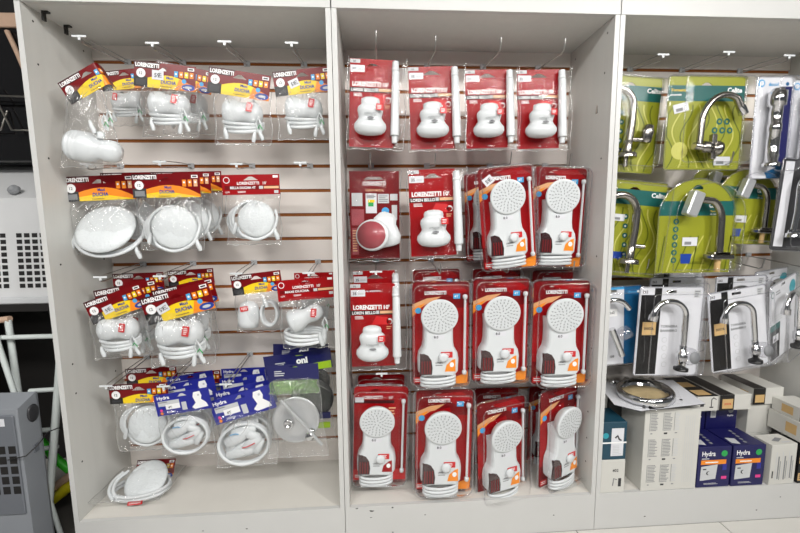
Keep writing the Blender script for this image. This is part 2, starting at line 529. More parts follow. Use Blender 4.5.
def header_hydra(W=.225, H=.092):
    mb = MB(); x0, x1 = -W / 2, W / 2
    mb.slab([(x0, -H), (x1, -H), (x1, 0), (x0, 0)], .0012, 'hydra', holes=[euro(.0, -.02, .04, .012)])
    mb.text('Hydra', x0 + .012, -.022, .014, 'white_print', 2, w=.05, bold=.03)
    mb.rect(x0 + .012, x0 + .098, -.052, -.03, 'light_grey', 1); mb.rect(x0 + .016, x0 + .05, -.037, -.033, 'grey', 2)
    mb.rect(x0 + .04, x0 + .098, -.068, -.046, 'white_print', 2); mb.text('4T', x0 + .05, -.064, .010, 'charcoal', 3)
    for i, c in enumerate(('royal', 'pink', 'orange')): mb.disc(x0 + .02, -.056 - .013 * i, .006, c, 2, n=10)
    mb.text('5500W', x0 + .042, -.084, .008, 'white_print', 2)
    mb.rect(x0 + .105, x0 + .125, -.08, -.045, 'light_grey', 2)
    # picture of the white shower
    cx = x1 - .05
    mb.poly([(cx - .014, -.012), (cx + .012, -.01), (cx + .017, -.03), (cx + .012, -.045), (cx + .03, -.062), (cx + .036, -.08), (cx - .02, -.084), (cx - .03, -.074), (cx - .012, -.058), (cx - .02, -.03)], 'white_print', 2)
    mb.disc(cx + .004, -.026, .0045, 'light_grey', 3, n=10)
    return mb


def header_oni(W=.25, H=.075, front=False):
    mb = MB(); x0, x1 = -W / 2, W / 2
    mb.slab([(x0, -H), (x1, -H), (x1, 0), (x0, 0)], .0012, 'navy', holes=[euro(.0, -.014, .045, .01)])
    if not front:
        mb.text('oni', x0 + .118, -.043, .024, 'white_print', 2, bold=.05)
        mb.poly([(x0 + .13, -H), (x1 - .004, -H), (x1 - .004, -.046), (x0 + .1, -.054)], 'lime', 1)
        mb.lines(x0 + .04, x0 + .08, -.05, -.03, 3, 'light_grey', 1)
    else:
        mb.lines(x0 + .03, x0 + .08, -.055, -.025, 3, 'light_grey', 1)
    return mb


def bag(W, z0, z1, depth=.045, seed=0, m='bag_film', nx=16, nz=18, taper=.0, cx=0, yc=0, crease=.004, folds=9):
    # a clear bag closed at all four edges, fullest at two thirds of its height
    r = random.Random(seed); ph = [r.uniform(0, 6) for _ in range(6)]
    mb = MB()
    for side in (-1, 1):
        vs = []
        for j in range(nz + 1):
            v = j / nz
            full = sin(pi * min(1, v ** .8)) ** .6 if 0 < v < 1 else 0
            for i in range(nx + 1):
                u = i / nx * 2 - 1
                e = max(0, 1 - abs(u) ** 3) ** .6
                wig = crease * (sin(9 * u + ph[0] + 3 * v) + sin(17 * u + ph[1] - 5 * v) * .7 + sin(7 * v + 4 * u + ph[2]))
                x = cx + u * W / 2 * (1 - taper * (1 - v)) + (.004 * sin(9 * v + ph[3]) if abs(u) > .95 else 0)
                y = yc + side * (depth * full * e + (wig + crease) * e * full)
                vs.append((x, y, z1 + (z0 - z1) * v + (.003 * sin(11 * u + ph[4]) if v > .97 else 0)))
        n = nx + 1
        fs = [(j * n + i, j * n + i + 1, (j + 1) * n + i + 1, (j + 1) * n + i) for j in range(nz) for i in range(nx)]
        if side < 0: fs = [f[::-1] for f in fs]
        mb.add(vs, fs, m, True)
        # welded side seams, and folds of the film that fan out below the header
        for i in (0, nx): mb.tube([vs[j * n + i] for j in range(nz + 1)], .0011, 'fold_film', 6)
        if side < 0:
            mb.tube([vs[nz * n + i] for i in range(nx + 1)], .0012, 'fold_film', 6)
            for q in range(folds):
                u0 = r.uniform(.12, .88); v0 = r.uniform(.06, .16); L = r.uniform(.1, .22); du = r.uniform(-.05, .28) * (1 if r.random() < .75 else -1)
                pts = []
                for k in range(7):
                    jj = (v0 + L * k / 6) * nz; ii = min(max((u0 - du * k / 6 + .01 * sin(k * 1.7 + q)), .03), .97) * nx
                    j0, i0 = min(int(jj), nz - 1), min(int(ii), nx - 1); fj, fi = jj - j0, ii - i0
                    a, b, c_, d_ = (Vector(vs[(j0 + e) * n + i0 + g]) for e, g in ((0, 0), (0, 1), (1, 0), (1, 1)))
                    p = (a * (1 - fi) + b * fi) * (1 - fj) + (c_ * (1 - fi) + d_ * fi) * fj
                    pts.append((p.x, p.y - .0008, p.z))
                mb.tube(pts, [.0003, .0008, .0011, .0012, .001, .0007, .0003], 'fold_film', 6)
    return mb


def loops(mb, cx, cy, cz, rx, ry, rz_tilt, n, r, m='white_plastic', axis='z', gap=None, tilt=0):
    gap = gap or 2.05 * r
    for k in range(n):
        pts = []
        for i in range(32):
            a = 2 * pi * i / 32
            if axis == 'z': p = Vector((rx * cos(a), ry * sin(a), -k * gap + rz_tilt * cos(a)))
            else: p = Vector((rx * cos(a), k * gap + rz_tilt * cos(a), ry * sin(a)))
            p = Matrix.Rotation(tilt, 3, 'X') @ p
            pts.append(p + Vector((cx, cy, cz)))
        mb.tube(pts, r, m, 8, closed=True)


def plug(mb, x, y, z, s=1, a=0):
    mb.tube([(x, y, z + .03 * s), (x + .004 * sin(a), y - .003, z + .015 * s), (x + .012 * sin(a), y, z), (x + .016 * sin(a), y, z - .012 * s)], [.005 * s, .007 * s, .0085 * s, .006 * s], 'white_plastic', 9)


def wires(mb, x, y, z):
    mb.tube([(x, y, z), (x - .006, y - .01, z + .03), (x + .004, y - .012, z + .052), (x + .012, y - .01, z + .03), (x + .01, y - .004, z - .006)], .0045, 'white_plastic', 8)
    mb.tube([(x + .002, y - .014, z + .012), (x + .01, y - .017, z + .024), (x + .018, y - .012, z + .008)], .002, 'green_dot', 6)


# two-lobed shower body lying on its side, the dish to the left
LOBES = [(-.074, .012), (-.071, .032), (-.063, .043), (-.047, .048), (-.028, .0465), (-.012, .040), (.004, .0375), (.02, .042), (.037, .0455), (.053, .041), (.066, .028), (.072, .006)]


def red_sticker(parent, x, y, z, rot=.2, w=.022, h=.034):
    mb = MB(); mb.slab(rr(-w / 2, w / 2, -h / 2, h / 2, .003), .0008, 'bright_red'); mb.lines(-w * .3, w * .35, -h * .35, h * .35, 4, 'white_print')
    mb.xf(Matrix.Translation((x, y, z)) @ Matrix.Rotation(rot, 4, 'Y') @ Matrix.Rotation(-.12, 4, 'X')); return mb.build('warning_sticker', parent, 'red warning sticker')


K = {}          # kind -> (prototype empty, nominal card width)


def kind_lobes(key, header, W, flip=False, seed=1, sticker=True, H=.09):
    t = empty('bagged_shower')
    header.build('header_card', t)
    bag(W * .93, -.262, -.066, .052, seed).build('plastic_bag', t)
    s = -1 if flip else 1
    mb = MB(); mb.lathe(LOBES, (.002 * s, -.002, -.147), (s, 0, -.06), 'white_plastic', 30)
    mb.lathe([(0, .012), (.012, .0125), (.013, .009), (.03, .009), (.031, .0)], (.03 * s, .02, -.125), (.25 * s, .1, 1), 'white_plastic', 14)
    b = mb.build('shower_head', t)
    if sticker: red_sticker(b, .036 * s, -.0505, -.134)
    mb = MB(); [loops(mb, .003 * q, 0, -.182 - .0115 * q, .072 - .003 * q, .044, .003 * (q - 1), 1, .0066, tilt=.28 + .06 * q) for q in range(3)]; mb.build('coiled_hose', t)
    mb = MB(); plug(mb, .05, -.03, -.245, 1.0, -.5); mb.build('hose_end', t); mb = MB(); plug(mb, .066, -.03, -.238, .9, .8); mb.build('hose_end', t); mb = MB(); wires(mb, .062, -.03, -.22); mb.build('hose_end', t)
    mb = MB(); plug(mb, -.06, -.03, -.235, 1.0, .4); mb.build('hose_end', t)
    K[key] = (t, W)


def dish(mb, cx, cy, cz, R, tilt, m='white_face', yawd=0):
    A = Matrix.Rotation(yawd, 3, 'Z') @ (Matrix.Rotation(tilt, 3, 'X') @ Vector((0, -1, 0)))
    mb.lathe([(-.04, R * .35), (-.03, R * .6), (-.012, R * .92), (0, R), (.006, R * .985), (.012, R * .88), (.018, R * .6), (.0205, R * .3), (.021, .001)], (cx, cy, cz), A, m, 40)
    # faint ring of nozzles
    A = A.normalized(); u = A.orthogonal().normalized(); v = A.cross(u)
    for rr_, n in ((.3, 8), (.5, 14), (.7, 20), (.86, 26)):
        h = .0207 if rr_ < .35 else (.019 if rr_ < .55 else (.0165 if rr_ < .75 else .0128))
        for i in range(n):
            a = 2 * pi * i / n + rr_ * 5; p = Vector((cx, cy, cz)) + A * (h + .0006) + (u * cos(a) + v * sin(a)) * R * rr_
            s_ = R * .014
            mb.add([p + u * s_, p + v * s_, p - u * s_, p - v * s_], [(0, 1, 2, 3)], 'light_grey')


def kind_dish(key, header, W, R=.09, tilt=-.15, dx=.0, cz=-.185, coil='left', seed=2, H=.09, bot=-.29, yawd=0):
    t = empty('bagged_shower')
    header.build('header_card', t)
    bag(W * .95, bot, -.066, .052, seed).build('plastic_bag', t)
    mb = MB(); dish(mb, dx, -.02, cz, R, tilt, yawd=yawd); mb.build('shower_face', t)
    mb = MB()
    if coil == 'around':
        for k, (a, b) in enumerate(((1.16, 1.0), (1.1, .94))):
            loops(mb, dx + .002 * k, .004 + .012 * k, cz - .014 + .006 * k, R * a, R * b, .004, 1, .0065, axis='y', tilt=tilt)
    else:
        for k in range(3): loops(mb, dx - .02 - .013 * k, .004 + .012 * k, cz - .004 * k, R * 1.02, R * (1.0 - .04 * k), .012, 1, .0062, axis='y', tilt=tilt * .6)
        mb.tube(smooth([(dx - R * 1.05, -.01, cz - .03), (dx - R * .75, -.03, cz - R * .85), (dx, -.034, cz - R * 1.1), (dx + R * .8, -.028, cz - R * .75), (dx + R * 1.08, -.01, cz), (dx + R * .98, .0, cz + R * .5)]), .0062, 'white_plastic', 8)
    mb.build('coiled_hose', t)
    mb = MB(); plug(mb, dx + R * .95, -.02, cz - R * .95, 1.1, .9); mb.build('hose_end', t); mb = MB(); plug(mb, dx - R * 1.1, -.02, cz - R * .6, 1, -.8); mb.build('hose_end', t)
    K[key] = (t, W)


kind_lobes('maxi', header_maxi(), .225)
kind_lobes('maxi_flip', header_maxi(), .225, flip=True, seed=5)
kind_dish('orange_tilt', header_maxi(.25, .09, True), .25, R=.106, tilt=-.62, dx=.01, cz=-.195, coil='around', seed=3)
kind_dish('orange', header_maxi(.25, .09, True), .25, R=.082, tilt=-.12, dx=.02, cz=-.205, coil='left', seed=4, yawd=.15)
kind_dish('maxi_dish', header_maxi(.225, .08), .225, R=.074, tilt=-.3, dx=.024, cz=-.172, coil='left', seed=8)
kind_dish('bella', header_bella(), .215, R=.07, tilt=-.2, dx=.014, cz=-.168, coil='left', seed=6, H=.075, bot=-.265)


def kind_maxi_red():
    t = empty('bagged_shower'); header_bella(.225, .085, 'MAXI DUCHA').build('header_card', t)
    bag(.21, -.29, -.066, .05, 9).build('plastic_bag', t)
    mb = MB()
    mb.lathe([(-.05, .012), (-.046, .04), (-.035, .05), (-.01, .046), (.012, .034), (.03, .03), (.05, .034), (.075, .032), (.09, .02), (.095, .003)], (-.025, -.004, -.165), (.8, 0, .32), 'white_plastic', 30)
    b = mb.build('shower_head', t); red_sticker(b, .032, -.047, -.136, .1)
    mb = MB(); [loops(mb, -.01, 0, -.222 - .014 * q, .08, .04, .004 * (q - 1), 1, .0072, tilt=.3 + .06 * q) for q in range(3)]; mb.build('coiled_hose', t)
    mb = MB(); plug(mb, .07, -.02, -.255, 1.6, -.6); mb.build('hose_end', t); mb = MB(); plug(mb, .05, -.03, -.26, 1.3, .8); mb.build('hose_end', t); mb = MB(); wires(mb, .07, -.02, -.21); mb.build('hose_end', t)
    K['maxi_red'] = (t, .225)


def kind_lump():
    t = empty('bagged_shower'); header_maxi(.22, .09).build('header_card', t)
    bag(.2, -.27, -.066, .05, 10).build('plastic_bag', t)
    mb = MB(); mb.lathe([(-.058, .02), (-.054, .043), (-.03, .046), (0, .047), (.03, .044), (.048, .036), (.06, .02), (.064, .002)], (-.045, -.004, -.19), (.1, 0, 1), 'white_plastic', 28)
    b = mb.build('shower_head', t); red_sticker(b, -.05, -.053, -.155, 1.45)
    mb = MB(); loops(mb, .045, -.006, -.19, .034, .056, .006, 4, .0065, axis='y'); mb.build('coiled_hose', t)
    mb = MB(); plug(mb, .03, -.03, -.14, 1.2, 1.2); mb.build('hose_end', t)
    K['lump'] = (t, .22)


def kind_folded():
    # header twisted to the left with its right end folded back, shower low in the bag
    t = empty('bagged_shower')
    mb = header_maxi(); x0 = .045
    mb.clipx([x0 + .006 * i for i in range(4)])

    def fold(x, y, z):
        if x <= x0: return x, y, z
        a = min((x - x0) / .018, 1) * 1.7; q = max(x - x0 - .018, 0)
        return x0 + .012 * sin(a * .9) + q * cos(1.7), y + .012 * (1 - cos(a)) * 1.2 + q * sin(1.7), z
    mb.bend(fold).xf(Matrix.Translation((-.01, 0, 0)) @ Matrix.Rotation(-rad(29), 4, 'Y')); mb.build('header_card', t)
    bag(.245, -.375, -.06, .06, 11, taper=.55, cx=-.005, crease=.006).build('plastic_bag', t)
    mb = MB(); mb.lathe([(-.1, .02), (-.098, .05), (-.088, .058), (-.08, .0585), (-.0795, .056), (-.07, .061), (-.06, .0615), (-.0595, .0585), (-.045, .061), (-.01, .06), (.01, .05), (.03, .042), (.05, .045), (.075, .043), (.094, .03), (.102, .004)], (.012, -.004, -.305), (1, 0, -.18), 'white_plastic', 32)
    mb.lathe([(0, .016), (.02, .015), (.022, .01), (.026, 0)], (.05, -.03, -.265), (.2, -.3, 1), 'white_plastic', 14); b = mb.build('shower_head', t)
    mb = MB(); wires(mb, .075, -.035, -.235); mb.build('hose_end', t); mb = MB(); wires(mb, .085, -.02, -.215); mb.build('hose_end', t); mb = MB(); plug(mb, .03, -.055, -.24, 1.1, 1); mb.build('hose_end', t)
    K['folded'] = (t, .225)


def kind_hydra():
    t = empty('bagged_shower'); header_hydra().build('header_card', t)
    bag(.215, -.29, -.066, .05, 12).build('plastic_bag', t)
    mb = MB(); loops(mb, .0, -.02, -.196, .086, .073, .012, 3, .006, axis='y', gap=.012, tilt=-.15); mb.build('coiled_hose', t)
    mb = MB()
    for x, y, z, a, l, r in ((-.02, -.012, -.17, .5, .05, .022), (.025, -.014, -.2, .7, .045, .02), (-.015, -.02, -.225, .2, .05, .018), (.03, -.016, -.165, -.4, .03, .016), (-.045, -.01, -.19, 1.2, .035, .016), (.0, -.005, -.15, .1, .045, .016), (.05, -.01, -.21, 1.1, .03, .014), (.0, .0, -.21, .3, .055, .02)):
        mb.lathe([(-l, r * .5), (-l * .9, r), (0, r * 1.05), (l * .9, r * .9), (l, r * .4)], (x, y, z), (cos(a), 0, sin(a)), 'white_plastic', 14)
    b = mb.build('shower_head', t)
    mb = MB(); mb.tube([(.0, -.042, -.2), (.02, -.045, -.195), (.045, -.04, -.186)], .0022, 'bright_red', 6); mb.tube([(-.04, -.038, -.15), (-.02, -.038, -.146), (-.01, -.036, -.15)], .0018, 'sky_blue', 6)
    mb.build('lead_wire', t, 'red and blue lead wires')
    K['hydra'] = (t, .225)


def kind_oni():
    t = empty('bagged_shower'); header_oni().build('header_card', t)
    bag(.245, -.36, -.066, .04, 13).build('plastic_bag', t)
    mb = MB(); mb.lathe([(-.02, .03), (-.012, .075), (0, .082), (.008, .075), (.012, .03), (.014, .001)], (.045, 0, -.19), (0, -1, .1), 'charcoal', 30); mb.build('shower_face', t)
    mb = MB(); mb.box(.02, .115, -.03, -.024, -.262, -.238, 'navy'); mb.box(.05, .112, -.03, -.024, -.3, -.278, 'lime')
    mb.rect(.085, .105, -.225, -.175, 'light_grey', 0) if False else None
    mb.build('printed_band', t, 'blue and lime bands')
    K['oni'] = (t, .25)
    t = empty('bagged_shower'); header_oni(.235, .078, True).build('header_card', t)
    bag(.29, -.47, -.05, .052, 14, m='thick_film', taper=.25, crease=.006).build('plastic_bag', t)
    bag(.235, -.145, -.07, .03, 15, m='green_film', taper=.1, yc=-.012).build('bag_top_band', t, 'green tinted band of the bag')
    mb = MB(); mb.lathe([(-.02, .03), (-.012, .09), (0, .112), (.006, .11), (.007, .1), (.004, .095), (.006, .06), (.012, .03), (.014, .001)], (.0, 0, -.28), (0, -1, .12), 'disc_metal', 44)
    mb.lathe([(0, .024), (.02, .022), (.022, .014), (.012, .013), (.012, .001)], (-.03, -.016, -.29), (-.1, -1, .05), 'chrome', 22)
    mb.build('shower_face', t)
    mb = MB(); mb.tube([(-.06, -.04, -.165), (.125, -.043, -.395)], .0075, 'disc_metal', 10); mb.build('shower_arm', t, 'straight chrome arm')
    mb = MB(); mb.lathe([(0, .02), (.02, .02), (.022, .013), (.04, .013), (.041, .0)], (.06, -.02, -.36), (.5, -.6, .4), 'chrome', 18)
    mb.lathe([(0, .016), (.02, .015), (.021, 0)], (.075, -.02, -.335), (.1, -1, .4), 'chrome', 18); mb.build('fitting', t, 'chrome fittings')
    K['oni_front'] = (t, .235)


kind_maxi_red(); kind_lump(); kind_folded(); kind_hydra(); kind_oni()

# ------------------------------------------------------------------ flat shower packs with an elbow pipe
GOURD = [(-.105, .02), (-.1, .04), (-.09, .05), (-.076, .0555), (-.06, .054), (-.045, .044), (-.034, .039), (-.022, .041), (-.008, .044), (.006, .042), (.016, .034), (.018, .031), (.03, .032), (.04, .029), (.046, .018), (.048, .002)]


def kind_flat():
    t = empty('shower_pack'); W, H = .175, .335
    mb = MB(); x0, x1 = -W / 2 - .02, W / 2 - .02
    mb.slab([(x0, -H), (x1, -H), (x1, 0), (x0, 0)], .0015, 'red', holes=[[(-.055, -.034), (.02, -.034), (-.01, -.017), (-.025, -.017)]])
    mb.rect(x0, x0 + .04, -.016, -.002, 'light_grey', 1); mb.text('10.', x0 + .013, -.014, .008, 'charcoal', 2)
    mb.rect(x0 + .002, x0 + .058, -.05, -.024, 'card_white', 2); mb.text('35', x0 + .01, -.044, .011, 'charcoal', 3); mb.rect(x0 + .03, x0 + .052, -.043, -.036, 'light_grey', 3)
    mb.text('LORENZETTI', x0 + .01, -.102, .017, 'white_print', 2, w=.112, bold=.05); mb.text("10'", x0 + .13, -.102, .016, 'white_print', 2, bold=.04)
    mb.rect(x0, x1, -.125, -.107, 'black', 1); mb.text('LOREN BELLO', x0 + .006, -.1215, .0115, 'white_print', 2, w=.092, bold=.03)
    mb.rect(x0 + .1, x0 + .112, -.121, -.108, 'light_grey', 2); mb.rect(x0 + .115, x1, -.12, -.109, 'peach', 2)
    mb.lines(x0 + .016, x0 + .055, -.142, -.128, 3, 'white_print'); mb.lines(x1 - .035, x1 - .012, -.185, -.17, 2, 'peach')
    mb.disc(x1 - .022, -.152, .012, 'white_print', 1); mb.disc(x1 - .022, -.154, .008, 'red', 2)
    mb.text('1/2', x0 + .09, -.328, .006, 'white_print', 2)
    mb.poly([(x0 + .08, -.165), (x0 + .1, -.13), (x1 - .03, -.135), (x1 - .02, -.165)], 'bright_red', 1)
    mb.build('backing_card', t)
    mb = MB(); mb.lathe([(a * .92, b) for a, b in GOURD], (-.024, -.043, -.2), (0, -.12, 1), 'white_plastic', 34, sq=(.72, 1.14)); sh = None
    b = mb.build('shower_head', t)
    mb = MB(); mb.slab(rr(-.014, .014, -.012, .012, .002), .0006, 'bright_red'); mb.lines(-.01, .01, -.008, .008, 3, 'white_print'); mb.xf(Matrix.Translation((.012, -.076, -.2)) @ Matrix.Rotation(.25, 4, 'Z')); mb.build('warning_sticker', b, 'red warning sticker')
    mb = MB()
    mb.frame((-.022, -.0905, -.24)); mb.disc(0, .0, .013, 'grey', 0, rz=.0045); mb.text('LORENZETTI', 0, .014, .006, 'grey', 0, anchor='c'); mb.bend(lambda x, y, z: (x, y + .012 + .25 * abs(x + .022), z)); mb.build('logo_mark', b)
    mb = MB(); mb.tube([(.07, -.016, -.012), (.0705, -.016, -.05), (.0715, -.016, -.052), (.073, -.018, -.29)], [.0125, .0135, .0145, .0175], 'white_plastic', 18)
    mb.tube([(.073, -.016, -.285), (.073, -.016, -.318)], [.012, .011], 'white_plastic', 14)
    mb.lathe([(0, .0105), (.002, .0145), (.012, .0145), (.013, .011)], (.07, -.016, -.05), (0, 0, 1), 'white_plastic', 18)
    mb.build('shower_pipe', t, 'white plastic shower pipe')
    bag(.225, -.345, .004, .018, 16, 'wrap_film', yc=-.012, crease=.003, folds=0).build('clear_wrap', t)
    K['flat'] = (t, .215)
    # the same pack seen from behind
    t = empty('shower_pack')
    mb = MB(); x0, x1 = -.0925, .0925
    mb.slab([(x0, -.325), (x1, -.325), (x1, 0), (x0, 0)], .0015, 'dark_red', holes=[[(-.04, -.032), (.035, -.032), (.022, -.021), (-.025, -.021)]])
    mb.rect(x0, x1, -.072, 0, 'red', 1) if False else None
    mb.text('LORENZETTI', 0, -.052, .014, 'white_print', 2, anchor='c', w=.085, bold=.03); mb.text('LOREN BELLO', 0, -.074, .008, 'peach', 2, anchor='c', w=.065)
    for a, b, c, d_, mm in ((-.085, -.045, -.128, -.08, 'light_grey'), (-.033, .008, -.155, -.082, 'card_white'), (.012, .054, -.118, -.084, 'light_grey'), (.058, .086, -.108, -.084, 'light_grey'), (-.087, -.04, -.2, -.14, 'back_pink'), (.064, .084, -.18, -.125, 'light_grey'), (-.086, -.062, -.31, -.21, 'back_pink')):
        mb.rect(a, b, c, d_, mm, 1)
    mb.rect(-.024, -.004, -.13, -.115, 'green_dot', 2); mb.rect(-.024, .0, -.115, -.105, 'yellow', 2); mb.lines(-.03, .004, -.1, -.086, 3, 'charcoal', 2); mb.lines(.016, .05, -.114, -.088, 4, 'grey', 2)
    mb.disc(.04, -.147, .014, 'sky_blue', 2); mb.lines(-.084, -.064, -.3, -.215, 9, 'peach', 2)
    mb.build('backing_card', t)
    mb = MB(); mb.lathe([(-.03, .03), (-.02, .062), (-.008, .068), (0, .066), (.004, .06), (.004, .001)], (-.012, -.05, -.235), (-.5, -1, .1), 'white_plastic', 34, sq=(1, .86))
    mb.lathe([(-.06, .02), (-.055, .04), (-.03, .05), (0, .044), (.015, .04), (.035, .046), (.055, .036), (.07, .01)], (.042, -.03, -.22), (-.2, .1, 1), 'white_plastic', 26, sq=(.5, 1))
    b = mb.build('shower_head', t)
    mb = MB(); A = Vector((-.5, -1, .1)).normalized(); mb.lathe([(0, .058), (.0015, .058), (.0016, .001)], Vector((-.012, -.05, -.235)) + A * .0045, A, 'back_pink', 30, sq=(1, .86)); mb.build('paper_disc', b, 'pink paper seen inside the dish')
    bag(.195, -.335, .002, .012, 17, 'wrap_film', yc=-.006, crease=.002, folds=0).build('clear_wrap', t)
    K['flat_back'] = (t, .185)


kind_flat()


# ------------------------------------------------------------------ large blister packs with an electric shower
def kind_blister(key, plain=False):
    t = empty('shower_blister'); W, H = .212, .39
    mb = MB(); x0, x1 = -W / 2 + .008, W / 2 - .006
    base = 'red' if plain else 'dark_red'
    mb.slab(rr(x0, x1, -H + .004, -.006, .014), .0015, base, holes=[euro(-.02, -.026, .05, .01)])
    if not plain:
        mb.poly([(x0, -.15), (x0, -.085), (x0 + .05, -.064), (x0 + .1, -.058), (x0 + .06, -.085), (x0 + .03, -.12)], 'tan', 1)
        mb.poly([(x0, -.3), (x0, -.118), (x0 + .05, -.084), (x1 - .08, -.07), (x1 - .02, -.3)], 'red', 2)
        mb.poly([(x0 + .06, -.02), (x1 - .04, -.012), (x1 - .005, -.04), (x1 - .06, -.06)], 'red', 2)
        mb.poly([(x0, -.13), (x0, -.1), (x0 + .045, -.08), (x0 + .02, -.11)], 'orange', 3)
        mb.rect(x1 - .05, x1, -H + .01, -.1, 'red', 1)
        mb.poly([(x1 - .02, -.36), (x1 - .02, -.1), (x1 - .006, -.08), (x1 - .006, -.36)], 'bright_red', 3)
        mb.poly([(x0 + .14, -H + .005), (x1 - .004, -H + .005), (x1, -H + .05), (x0 + .15, -H + .03)], 'orange', 4)
        mb.disc(x0 + .02, -.108, .011, 'sky_blue', 4)
        mb.rect(x1 - .056, x1 - .032, -.067, -.048, 'sky_blue', 4); mb.text('4T', x1 - .052, -.062, .009, 'white_print', 5)
        mb.text('LORENZETTI', -.018, -.05, .0125, 'white_print', 4, anchor='c', w=.075, bold=.05)
    else:
        mb.text('LORENZETTI', -.03, -.054, .012, 'white_print', 4, anchor='c', w=.072, bold=.03); mb.text("10'", .03, -.054, .011, 'white_print', 4)
        mb.rect(x0, x1 - .05, -.073, -.06, 'maroon', 1); mb.lines(.03, .06, -.12, -.085, 3, 'peach', 1); mb.rect(x0, x1, -H + .006, -H + .05, 'bright_red', 1)
        mb.rect(x0 + .004, x0 + .036, -.068, -.048, 'card_white', 4)
    mb.rect(x0 + .004, x0 + .04, -H + .012, -H + .034, 'bright_red', 5); mb.lines(x0 + .008, x0 + .034, -H + .016, -H + .03, 2, 'white_print', 6)
    mb.build('backing_card', t)
    n_card = len(kids(t))
    # body
    cx = -.012
    half = [(.0535, -.15), (.0505, -.19), (.0515, -.235), (.055, -.255), (.067, -.277), (.071, -.3), (.069, -.345), (.056, -.362)]
    out = [(cx + a, z) for a, z in half] + [(cx - a, z) for a, z in half[::-1]]
    mb = MB(); cz = -.26
    rings = []
    for y, k in ((-.004, 1), (-.03, 1), (-.042, .97), (-.051, .9), (-.055, .8)):
        rings.append([(cx + (x - cx) * k, y, cz + (z - cz) * (k * .5 + .5)) for x, z in out[::-1]])
    mb.loft(rings, 'white_plastic', cap=True, smooth=False)
    mb.lathe([(0, .016), (.008, .0165), (.012, .009), (.012, .001)], (cx + .014, -.058, -.287), (0, -1, 0), 'white_plastic', 18)
    mb.frame((0, -.0555, 0))
    mb.rect(cx + .0, cx + .03, -.262, -.236, 'light_grey', 1) if False else None
    mb.rect(cx - .02, cx + .018, -.222, -.206, 'card_white', 1); mb.text('8.0', cx - .018, -.218, .009, 'charcoal', 2)
    mb.text('LORENZETTI', cx, -.31, .006, 'charcoal', 1, anchor='c', w=.024); mb.rect(cx - .012, cx + .012, -.318, -.315, 'grey', 1)
    mb.poly([(cx + .02, -.34), (cx + .026, -.315), (cx + .045, -.298), (cx + .056, -.294), (cx + .057, -.34)], 'orange' if not plain else 'red', 2)
    mb.disc(cx + .044, -.315, .0075, 'white_print', 3, rz=.009)
    b = mb.build('shower_body', t)
    mb = MB(); mb.frame((0, -.057, 0)); mb.slab(rr(cx + .006, cx + .046, -.289, -.268, .002), .0008, 'bright_red'); mb.lines(cx + .01, cx + .042, -.286, -.271, 3, 'white_print')
    mb.build('warning_sticker', b, 'red warning sticker')
    mb = MB(); mb.frame((0, -.0565, 0))
    mb.slab([(cx - .066, -.35), (cx - .024, -.35), (cx - .022, -.325), (cx - .026, -.298), (cx - .037, -.28), (cx - .052, -.273), (cx - .065, -.276)], .012, 'smoke_window')
    for i in range(4): mb.rect(cx - .06 + .009 * i, cx - .056 + .009 * i, -.346, -.3, 'dark_red', 1)
    mb.build('dark_window', b, 'dark translucent window')
    # round spray face
    mb = MB(); A = Vector((0, -1, -.12)).normalized(); R = .0625; O = Vector((cx, -.05, -.137))
    mb.lathe([(-.02, .045), (-.004, .056), (.008, .061), (.013, R), (.018, R), (.02, R * .97), (.0206, R * .9)], O, A, 'white_plastic', 40)
    A = A.normalized(); u = Vector((1, 0, 0)); v = u.cross(A).normalized()
    for q, n in ((.16, 5), (.32, 10), (.48, 15), (.64, 20), (.8, 24)):
        for i in range(n):
            a = 2 * pi * i / n + q * 7; p = O + A * .0212 + (u * cos(a) + v * sin(a)) * R * q
            e1, e2 = (u * cos(a) + v * sin(a)) * .0032, (v * cos(a) - u * sin(a)) * .0014
            mb.add([p + e1 + e2, p - e1 + e2, p - e1 - e2, p + e1 - e2], [(0, 1, 2, 3)], 'nozzle')
    for i in range(8):
        a = 2 * pi * i / 8; d1 = u * cos(a) + v * sin(a); d2 = (v * cos(a) - u * sin(a)) * .0006
        mb.add([O + A * .0211 + d1 * R * .25 + d2, O + A * .0211 + d1 * R * .86 + d2, O + A * .0211 + d1 * R * .86 - d2, O + A * .0211 + d1 * R * .25 - d2], [(0, 1, 2, 3)], 'light_grey')
    mb.build('spray_face', t, 'round white spray face with rings of nozzles')
    mb = MB(); loops(mb, cx, -.032, -.366, .058, .03, .003, 3, .0052, gap=.0125); mb.build('coiled_hose', t)
    for ch in kids(t)[n_card:]: ch.location.z = .021; ch.scale.y = .84
    mb = MB(); xr = .089
    mb.tube([(xr - .006, -.014, -.06), (xr - .006, -.014, -.335)], .0044, 'white_plastic', 10)
    for z in (-.058, -.337): mb.lathe([(-.009, .003), (-.006, .0075), (.004, .0085), (.008, .005), (.009, .001)], (xr - .006, -.014, z), (0, 0, 1), 'white_plastic', 14)
    mb.build('shower_arm', t, 'thin white rod with round ends')
    mb = MB()
    rings = []
    for ins, y, r in ((0, -.001, .026), (.003, -.004, .024), (.005, -.004, .022), (.0075, -.03, .02), (.011, -.045, .02), (.016, -.05, .02)):
        rings.append([(x, y, z) for x, z in rr(-W / 2 + ins, W / 2 - ins, -H + ins, -ins, r)])
    mb.loft(rings, 'blister_film', cap=False, smooth=True)
    rings = [rings[-1]]
    for k, y in ((.93, -.052), (.8, -.076), (.72, -.084)):
        rings.append([(cx * .5 + (x - cx * .5) * k, y, -.22 + (z + .22) * (k * .4 + .58)) for x, _, z in rings[0]])
    mb.loft(rings, 'blister_film', cap=False, smooth=True); mb.add(rings[-1], [tuple(range(len(rings[-1])))], 'blister_film')
